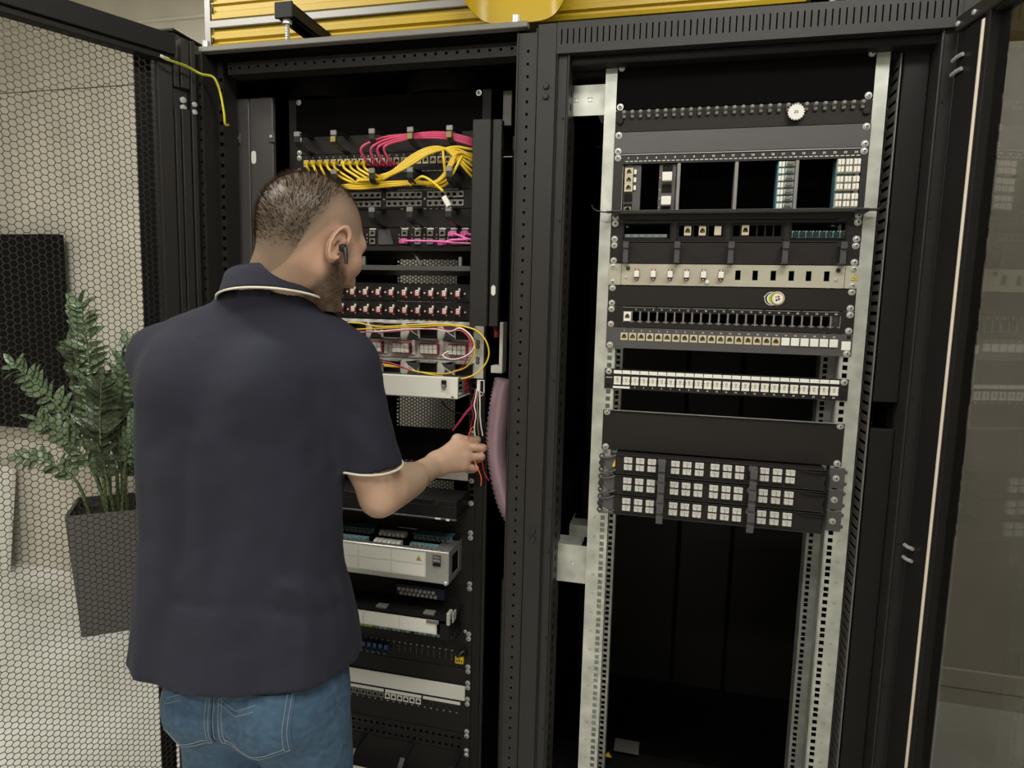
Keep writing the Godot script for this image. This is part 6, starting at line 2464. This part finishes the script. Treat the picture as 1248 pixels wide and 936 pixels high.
	o = cable([Vector3(-0.8684, 1.7959, -0.085), Vector3(-0.8489, 1.7757, -0.055), Vector3(-0.8045, 1.7495, -0.042), Vector3(-0.8470, 1.7477, -0.045), Vector3(-0.7990, 1.7564, -0.055), Vector3(-0.7635, 1.7672, -0.055), Vector3(-0.7203, 1.7926, -0.050), Vector3(-0.6739, 1.8122, -0.045), Vector3(-0.6341, 1.8142, -0.045), Vector3(-0.6040, 1.7960, -0.050), Vector3(-0.5813, 1.7757, -0.060), Vector3(-0.5579, 1.7562, -0.075)], 0.0031, "yellow_cable", "yellow patch cable through the rings, second from the top of the bundle")
	plug(o, Vector3(-0.8684, 1.7959, -0.079), "yellow_cable")
	o = cable([Vector3(-0.8503, 1.7954, -0.085), Vector3(-0.8312, 1.7752, -0.055), Vector3(-0.7870, 1.7491, -0.042), Vector3(-0.8470, 1.7494, -0.045), Vector3(-0.7990, 1.7586, -0.055), Vector3(-0.7635, 1.7687, -0.055), Vector3(-0.7203, 1.7965, -0.050), Vector3(-0.6739, 1.8151, -0.045), Vector3(-0.6341, 1.8147, -0.045), Vector3(-0.6039, 1.7905, -0.050), Vector3(-0.5811, 1.7657, -0.060), Vector3(-0.5576, 1.7415, -0.075)], 0.0031, "yellow_cable_deep", "yellow patch cable through the rings, topmost of the bundle")
	plug(o, Vector3(-0.8503, 1.7954, -0.079), "yellow_cable_deep")
	o = cable([Vector3(-0.7157, 1.7343, -0.050), Vector3(-0.6874, 1.7503, -0.040), Vector3(-0.6693, 1.7471, -0.035), Vector3(-0.6474, 1.7330, -0.030), Vector3(-0.6255, 1.7153, -0.025)], 0.0031, "yellow_cable", "yellow patch cable with a loose clear plug hanging before the switch")
	plug(o, Vector3(-0.6255, 1.7153, -0.025) + Vector3(0.003, -0.012, 0.003), "clear_plug", Vector3(0.0115, 0.0085, 0.024), Basis(Vector3.BACK, 0.5) * Basis(Vector3.RIGHT, -1.35))
	cable([Vector3(-0.6340, 1.8084, -0.045), Vector3(-0.6299, 1.7854, -0.040), Vector3(-0.6273, 1.7573, -0.045), Vector3(-0.6209, 1.7417, -0.050), Vector3(-0.6466, 1.7302, -0.055), Vector3(-0.6953, 1.7432, -0.060)], 0.0031, "yellow_cable_deep", "yellow patch cable dropping straight down in the middle of the loops")
	cable([Vector3(-0.5902, 1.7974, -0.050), Vector3(-0.6000, 1.7748, -0.045), Vector3(-0.6134, 1.7534, -0.045), Vector3(-0.6388, 1.7384, -0.050), Vector3(-0.6769, 1.7345, -0.055)], 0.0031, "yellow_cable", "yellow patch cable slanting down to the left at the right of the loops")
	o = cable([Vector3(-0.8280, 1.7918, -0.080), Vector3(-0.8261, 1.7929, -0.050), Vector3(-0.8334, 1.8121, -0.035), Vector3(-0.8208, 1.8265, -0.035), Vector3(-0.7799, 1.8433, -0.045), Vector3(-0.7065, 1.8493, -0.050), Vector3(-0.6563, 1.8511, -0.050), Vector3(-0.6124, 1.8472, -0.055), Vector3(-0.5610, 1.8362, -0.080)], 0.003, "pink_cable", "outermost dark pink cable arching from the patch panel to the right")
	plug(o, Vector3(-0.8280, 1.7918, -0.079), "pink_cable")
	o = cable([Vector3(-0.8109, 1.7914, -0.080), Vector3(-0.8072, 1.7924, -0.050), Vector3(-0.8083, 1.8123, -0.035), Vector3(-0.7959, 1.8257, -0.035), Vector3(-0.7634, 1.8405, -0.045), Vector3(-0.7064, 1.8462, -0.050), Vector3(-0.6562, 1.8471, -0.050), Vector3(-0.6123, 1.8429, -0.055), Vector3(-0.5609, 1.8315, -0.080)], 0.003, "pink_cable", "second dark pink cable from the outside of the arching four")
	plug(o, Vector3(-0.8109, 1.7914, -0.079), "pink_cable")
	o = cable([Vector3(-0.7928, 1.7909, -0.080), Vector3(-0.7873, 1.7918, -0.050), Vector3(-0.7917, 1.8127, -0.035), Vector3(-0.7794, 1.8252, -0.035), Vector3(-0.7470, 1.8378, -0.045), Vector3(-0.7064, 1.8431, -0.050), Vector3(-0.6562, 1.8431, -0.050), Vector3(-0.6122, 1.8385, -0.055), Vector3(-0.5608, 1.8267, -0.080)], 0.003, "pink_cable", "third dark pink cable from the outside of the arching four")
	plug(o, Vector3(-0.7928, 1.7909, -0.079), "pink_cable")
	o = cable([Vector3(-0.7748, 1.7905, -0.080), Vector3(-0.7676, 1.7913, -0.050), Vector3(-0.7752, 1.8131, -0.035), Vector3(-0.7650, 1.8247, -0.035), Vector3(-0.7347, 1.8351, -0.045), Vector3(-0.7064, 1.8400, -0.050), Vector3(-0.6561, 1.8392, -0.050), Vector3(-0.6122, 1.8342, -0.055), Vector3(-0.5607, 1.8220, -0.080)], 0.003, "pink_cable", "innermost dark pink cable arching from the patch panel to the right")
	plug(o, Vector3(-0.7748, 1.7905, -0.079), "pink_cable")
	o = cable([Vector3(-0.7378, 1.6084, -0.070), Vector3(-0.7147, 1.6084, -0.060), Vector3(-0.6570, 1.6075, -0.060), Vector3(-0.5962, 1.6038, -0.060), Vector3(-0.5513, 1.6030, -0.070)], 0.0026, "pink_bright", "long bright pink cable running level across the router")
	plug(o, Vector3(-0.7378, 1.6084, -0.070) + Vector3(0.002, 0.0, 0.0), "pink_bright", Vector3(0.013, 0.011, 0.02), Basis(Vector3.UP, 0.9))
	o = cable([Vector3(-0.6402, 1.6047, -0.070), Vector3(-0.6204, 1.6094, -0.060), Vector3(-0.5946, 1.6107, -0.055), Vector3(-0.5515, 1.6142, -0.070)], 0.0026, "pink_bright", "short bright pink cable under the fourth jack pair of the router")
	plug(o, Vector3(-0.6402, 1.6047, -0.070) + Vector3(0.002, 0.0, 0.0), "pink_bright", Vector3(0.013, 0.011, 0.02), Basis(Vector3.UP, 0.9))
	o = cable([Vector3(-0.6157, 1.6261, -0.075), Vector3(-0.5964, 1.6206, -0.060), Vector3(-0.5763, 1.6131, -0.060), Vector3(-0.5514, 1.6086, -0.070)], 0.0026, "pink_bright", "bright pink cable from the upper jack near the right of the router")
	plug(o, Vector3(-0.6157, 1.6261, -0.075) + Vector3(0.002, 0.0, 0.0), "pink_bright", Vector3(0.013, 0.011, 0.02), Basis(Vector3.UP, 0.9))
	o = cable([Vector3(-0.5853, 1.6261, -0.075), Vector3(-0.5665, 1.6225, -0.060), Vector3(-0.5477, 1.6198, -0.070)], 0.0026, "pink_bright", "shortest bright pink cable at the right end of the router")
	plug(o, Vector3(-0.5853, 1.6261, -0.075) + Vector3(0.002, 0.0, 0.0), "pink_bright", Vector3(0.013, 0.011, 0.02), Basis(Vector3.UP, 0.9))
	cable([Vector3(-0.8820, 1.4105, -0.060), Vector3(-0.8441, 1.4097, -0.055), Vector3(-0.8134, 1.4048, -0.050), Vector3(-0.7768, 1.4039, -0.050), Vector3(-0.7028, 1.4101, -0.050), Vector3(-0.6406, 1.4140, -0.050), Vector3(-0.6038, 1.4132, -0.050), Vector3(-0.5759, 1.4103, -0.045), Vector3(-0.5427, 1.4021, -0.035), Vector3(-0.5191, 1.3805, -0.030), Vector3(-0.5107, 1.3525, -0.030), Vector3(-0.5180, 1.3276, -0.030), Vector3(-0.5373, 1.3057, -0.030), Vector3(-0.5689, 1.2907, -0.030), Vector3(-0.6069, 1.2883, -0.035), Vector3(-0.6581, 1.2951, -0.040), Vector3(-0.7018, 1.2999, -0.050), Vector3(-0.7401, 1.3081, -0.050), Vector3(-0.7830, 1.3121, -0.050)], 0.0019, "yellow_cable", "widest yellow fibre loop of the splice tray, bulging past its right edge", "", "fibre_cable")
	cable([Vector3(-0.8732, 1.3926, -0.060), Vector3(-0.8332, 1.3960, -0.055), Vector3(-0.7768, 1.4000, -0.050), Vector3(-0.7027, 1.4053, -0.050), Vector3(-0.6406, 1.4101, -0.050), Vector3(-0.6038, 1.4113, -0.050), Vector3(-0.5757, 1.4027, -0.045), Vector3(-0.5558, 1.3844, -0.040), Vector3(-0.5474, 1.3600, -0.040), Vector3(-0.5529, 1.3348, -0.040), Vector3(-0.5722, 1.3143, -0.045), Vector3(-0.6021, 1.3027, -0.050), Vector3(-0.6287, 1.2965, -0.050), Vector3(-0.6955, 1.2983, -0.050), Vector3(-0.7337, 1.3064, -0.050), Vector3(-0.7808, 1.3082, -0.050)], 0.0019, "yellow_cable_deep", "inner yellow fibre loop of the splice tray", "", "fibre_cable")
	cable([Vector3(-0.8643, 1.3868, -0.060), Vector3(-0.8223, 1.3894, -0.055), Vector3(-0.7768, 1.3940, -0.050), Vector3(-0.7195, 1.3998, -0.050), Vector3(-0.6507, 1.4021, -0.050), Vector3(-0.6138, 1.3975, -0.050), Vector3(-0.5879, 1.4061, -0.045), Vector3(-0.5620, 1.3938, -0.040), Vector3(-0.5496, 1.3732, -0.040), Vector3(-0.5546, 1.3540, -0.038), Vector3(-0.5744, 1.3398, -0.038), Vector3(-0.5992, 1.3328, -0.040), Vector3(-0.6213, 1.3354, -0.045), Vector3(-0.6294, 1.3425, -0.050), Vector3(-0.6169, 1.3505, -0.055)], 0.0014, "white_cable", "thin white fibre loop of the splice tray", "", "fibre_cable")
	cable([Vector3(-0.8688, 1.3887, -0.060), Vector3(-0.7768, 1.3911, -0.050), Vector3(-0.7131, 1.3981, -0.050), Vector3(-0.6466, 1.4041, -0.050), Vector3(-0.6138, 1.3994, -0.050), Vector3(-0.5838, 1.4005, -0.045), Vector3(-0.5618, 1.3842, -0.040), Vector3(-0.5554, 1.3615, -0.040), Vector3(-0.5610, 1.3441, -0.040), Vector3(-0.5850, 1.3334, -0.040), Vector3(-0.6111, 1.3329, -0.045), Vector3(-0.6273, 1.3387, -0.050)], 0.0014, "pink_cable", "thin pink fibre loop of the splice tray", "", "fibre_cable")
	cable([Vector3(-0.5997, 1.4076, -0.050), Vector3(-0.5778, 1.4026, -0.045), Vector3(-0.5645, 1.3860, -0.042), Vector3(-0.5640, 1.3592, -0.042), Vector3(-0.5704, 1.3299, -0.045), Vector3(-0.5859, 1.3113, -0.050), Vector3(-0.6021, 1.3047, -0.050)], 0.0014, "red_cable", "thin dark red fibre curving at the right of the splice tray", "", "fibre_cable")
	cable([Vector3(-0.7852, 1.3180, -0.050), Vector3(-0.7584, 1.3154, -0.048), Vector3(-0.7286, 1.3068, -0.048), Vector3(-0.7018, 1.2980, -0.050)], 0.0016, "pink_cable", "short pink fibre in the lower guide of the splice tray", "", "fibre_cable")
	cable([Vector3(-0.5440, 1.2658, -0.040), Vector3(-0.5471, 1.2469, -0.035), Vector3(-0.5517, 1.2279, -0.030), Vector3(-0.5453, 1.2050, -0.030), Vector3(-0.5531, 1.1764, -0.035), Vector3(-0.5539, 1.1538, -0.040)], 0.0014, "red_cable", "dark red wire hanging from the white clip by the tray", "", "thin_wire")
	cable([Vector3(-0.5410, 1.2660, -0.040), Vector3(-0.5421, 1.2472, -0.035), Vector3(-0.5437, 1.2284, -0.030), Vector3(-0.5393, 1.2054, -0.030), Vector3(-0.5439, 1.1770, -0.035), Vector3(-0.5433, 1.1545, -0.040)], 0.0014, "white_cable", "leftmost pale wire hanging from the white clip by the tray", "", "thin_wire")
	cable([Vector3(-0.5380, 1.2662, -0.040), Vector3(-0.5371, 1.2475, -0.035), Vector3(-0.5368, 1.2288, -0.030), Vector3(-0.5343, 1.2057, -0.030), Vector3(-0.5356, 1.1776, -0.035), Vector3(-0.5339, 1.1552, -0.040)], 0.0014, "beige_dark", "brownish wire hanging from the white clip by the tray", "", "thin_wire")
	cable([Vector3(-0.5350, 1.2663, -0.040), Vector3(-0.5321, 1.2478, -0.035), Vector3(-0.5298, 1.2292, -0.030), Vector3(-0.5293, 1.2060, -0.030), Vector3(-0.5274, 1.1781, -0.035), Vector3(-0.5244, 1.1559, -0.040)], 0.0014, "white_cable", "rightmost pale wire hanging from the white clip by the tray", "", "thin_wire")
	cable([Vector3(-0.5443, 1.1789, -0.035), Vector3(-0.5532, 1.1685, -0.035), Vector3(-0.5595, 1.1494, -0.040), Vector3(-0.5602, 1.1315, -0.050), Vector3(-0.5533, 1.1170, -0.055), Vector3(-0.5391, 1.0938, -0.030), Vector3(-0.5304, 1.0826, -0.022), Vector3(-0.5204, 1.0603, -0.020), Vector3(-0.5210, 1.0406, -0.020)], 0.0012, "orange_fibre", "orange fibre wire held in the man's right hand", "", "fibre_wire")
	cable([Vector3(-0.5211, 1.0972, -0.030), Vector3(-0.5165, 1.0720, -0.030), Vector3(-0.5040, 1.0513, -0.030)], 0.0012, "red", "thin red wire beside the man's fingers", "", "fibre_wire")
	cable([Vector3(-0.6463, 1.2240, -0.090), Vector3(-0.6277, 1.2102, -0.080), Vector3(-0.6044, 1.1995, -0.080), Vector3(-0.5626, 1.1982, -0.080), Vector3(-0.5478, 1.2001, -0.100)], 0.0018, "black_cable", "black cable sagging before the rear mesh under the tray", "", "cable")
	cable([Vector3(-0.6087, 1.1584, -0.070), Vector3(-0.5891, 1.1816, -0.060), Vector3(-0.5698, 1.2063, -0.050), Vector3(-0.5523, 1.2258, -0.045), Vector3(-0.5445, 1.2380, -0.045)], 0.0028, "pink_cable", "straight dark pink cable slanting up to the white clip", "", "cable")
	cable([Vector3(-0.5100, 1.4116, -0.080), Vector3(-0.5050, 1.4005, -0.070), Vector3(-0.5057, 1.3870, -0.070)], 0.006, "red_cable", "thick dark red cable end behind the right cover", "", "cable")
	# white clip with a ring that gathers the thin wires
	var t := thing("cable_clip", "white plastic clip with a metal ring beside the open splice tray", "clip", Vector3(-0.531, 1.262, -0.035))
	var s := st()
	bx(s, -0.009, -0.001, -0.004, -0.001, 0.026, 0.0, 0.001)
	bx(s, 0.007, -0.004, -0.004, 0.009, 0.026, 0.0, 0.0006)
	bx(s, -0.009, 0.024, -0.004, 0.009, 0.026, 0.0, 0.0006)
	obj("bracket", s, "white_plastic", t)
	s = st()
	var ring := []
	for i in 17:
		ring.append(Vector3(0.008 * cos(TAU * i / 16.0), -0.006 + 0.005 * sin(TAU * i / 16.0), 0.002 + 0.004 * sin(TAU * i / 16.0)))
	tube(s, ring, 0.0014, 6)
	obj("ring", s, "chrome", t)
	# ribbed hoses
	var k := 0
	for q in [[Vector3(-0.484, 1.285, -0.085), Vector3(-0.494, 1.24, -0.085), Vector3(-0.502, 1.15, -0.08), Vector3(-0.496, 1.08, -0.08), Vector3(-0.472, 0.99, -0.08), Vector3(-0.44, 0.93, -0.085)], [Vector3(-0.44, 1.3, -0.11), Vector3(-0.455, 1.2, -0.11), Vector3(-0.462, 1.1, -0.11), Vector3(-0.45, 1.0, -0.11), Vector3(-0.43, 0.9, -0.11)]]:
		var path := smooth(q, 16)
		var rad := []
		for i in path.size():
			rad.append(0.0265 if i % 2 else 0.0225)
		s = st()
		tube(s, path, rad, 20)
		tag(obj("ribbed_hose", s, ["hose", "hose_grey"][k]), ["pinkish ribbed hose bulging beside the man's hand", "grey ribbed hose behind the pinkish one"][k], "hose")
		k += 1


# ------------------------------------------------------------------ the plant
func leaf_mesh(m: String, bend: float) -> Mesh:
	var key := "leaf %s %f" % [m, bend]
	if shared.has(key):
		return shared[key]
	var s := st()
	var rows := []
	var n := 8
	for i in n + 1:
		var a := float(i) / n
		var w := 0.0175 * pow(sin(PI * pow(a, 0.8)), 0.75) + 0.0003
		if i == n:
			w = 0.0002
		var y := -bend * a * a
		var row := []
		for j in 5:
			var u := -1.0 + j * 0.5
			row.append(Vector3(u * w, y + absf(u) * w * 0.28, a * 0.082))
		rows.append(row)
	for side in [0.0, -0.0008]:
		for i in n:
			for j in 4:
				var q := []
				for k in [[i, j], [i, j + 1], [i + 1, j + 1], [i + 1, j]]:
					q.append((rows[k[0]][k[1]] as Vector3) + Vector3(0, side, 0))
				var up := Vector3(0, 1 if side == 0.0 else -1, 0)
				var nn: Vector3 = ((q[2] - q[0]) as Vector3).cross(q[3] - q[1])
				nn = nn if nn.dot(up) > 0.0 else -nn
				smooth_quad(s, q, [nn.normalized(), nn.normalized(), nn.normalized(), nn.normalized()])
	s.index()
	s.generate_normals()
	shared[key] = mk([[s, m]])
	return shared[key]


func build_plant() -> void:
	var base := Vector3(-2.48, 0.0, -0.9)
	var p := thing("planter", "tall square dark grey planter behind the mesh door", "planter", base)
	var s := st()
	var e1 := Vector3(0.78, 0, -0.62).normalized()
	X = Transform3D(Basis(e1, Vector3.UP, e1.cross(Vector3.UP)), Vector3.ZERO)
	var a := 0.118
	var b := 0.15
	var h := 0.55
	for i in 4:
		var c0 := Vector3([-1, 1, 1, -1][i], 0, [-1, -1, 1, 1][i])
		var c1 := Vector3([1, 1, -1, -1][i], 0, [-1, 1, 1, -1][i])
		var up := Vector3(0, h, 0)
		var o := c0 + c1
		quad(s, c0 * a, c1 * a, c1 * b + up, c0 * b + up, o)
		quad(s, c0 * b + up, c1 * b + up, c1 * (b - 0.012) + up, c0 * (b - 0.012) + up, Vector3.UP)
		quad(s, c0 * (b - 0.012) + up, c1 * (b - 0.012) + up, c1 * (b - 0.02) + up * 0.9, c0 * (b - 0.02) + up * 0.9, -o)
	quad(s, Vector3(-a, 0, -a), Vector3(a, 0, -a), Vector3(a, 0, a), Vector3(-a, 0, a), Vector3.DOWN)
	obj("pot_body", s, "pot", p)
	s = st()
	bx(s, -b + 0.016, 0.48, -b + 0.016, b - 0.016, 0.505, b - 0.016, 0.004)
	obj("soil", s, "soil", p)
	X = Transform3D.IDENTITY
	var t := thing("potted_plant", "tall green plant with glossy paired leaves in the grey planter", "plant", base + Vector3(0, 0.5, 0))
	var r := RandomNumberGenerator.new()
	r.seed = 77
	var tips := [[0.02, 0.93, 0.12, 1.0], [-0.35, 0.66, 0.12, 0.9], [-0.31, 0.26, 0.15, 0.8], [-0.18, 0.44, 0.17, 0.8], [0.19, 0.76, 0.05, 1.0], [0.28, 0.46, 0.06, 1.0], [0.33, 0.6, 0.0, 1.0], [0.13, 0.32, 0.15, 0.9], [-0.1, 0.58, -0.06, 1.0], [0.08, 0.72, -0.08, 1.0], [0.1, 0.6, 0.12, 1.0], [-0.06, 0.75, 0.1, 1.0], [0.22, 0.28, 0.0, 0.9]]
	for q in tips:
		var tip := Vector3(q[0], q[1], q[2])
		var foot := Vector3(q[0] * 0.12 + r.randf_range(-0.03, 0.03), 0.0, q[2] * 0.2 + r.randf_range(-0.03, 0.03))
		var mid := foot.lerp(tip, 0.5) + Vector3(-tip.x * 0.16, 0.07 + 0.05 * absf(tip.x), 0)
		var path := smooth([foot, foot.lerp(mid, 0.5) + Vector3(-tip.x * 0.05, 0.03, 0), mid, mid.lerp(tip, 0.55) + Vector3(0, 0.015, 0), tip], 8)
		var rad := []
		for i in path.size():
			rad.append(lerpf(0.0085, 0.002, float(i) / path.size()))
		s = st()
		tube(s, path, rad, 7)
		var stem := obj("stem", s, "stem", t)
		var len := 0.0
		for i in path.size() - 1:
			len += (path[i] as Vector3).distance_to(path[i + 1])
		var n := int(len / 0.047)
		var dark := "leaf" if r.randf() < 0.65 else "leaf_pale"
		for i in n:
			var f := lerpf(0.36, 1.0, float(i) / (n - 1))
			var at: float = f * (path.size() - 1)
			var k := mini(int(at), path.size() - 2)
			var pos: Vector3 = (path[k] as Vector3).lerp(path[k + 1], at - k)
			var dir: Vector3 = ((path[k + 1] as Vector3) - (path[k] as Vector3)).normalized()
			var out_ := dir.cross(Vector3(0.25, 0.1, 1.0)).normalized()
			for sd: int in ([-1, 1] if i < n - 1 else [0]):
				var fwd: Vector3 = (dir * (0.75 if sd else 1.0) + out_ * sd * 0.8 + Vector3(0, -0.1, 0) + Vector3(r.randfn(), r.randfn(), r.randfn()) * 0.13).normalized()
				var nn: Vector3 = (Vector3(0.1, 0.55, 0.7) + Vector3(r.randfn(), r.randfn(), r.randfn()) * 0.25)
				nn = (nn - fwd * nn.dot(fwd)).normalized()
				var size: float = r.randf_range(1.05, 1.4) * lerpf(1.08, 0.8, f) * q[3]
				put("leaf", leaf_mesh(dark, [0.008, 0.018, 0.026][r.randi() % 3]), stem, pos, Basis(nn.cross(fwd), nn, fwd).scaled_local(Vector3.ONE * size))


func _ready() -> void:
	make_materials()
	set_view_and_light()
	build_room()
	build_right_rack()
	build_left_rack()
	build_duct()
	build_right_equipment()
	build_left_equipment()
	build_cables()
	build_plant()
	build_person()
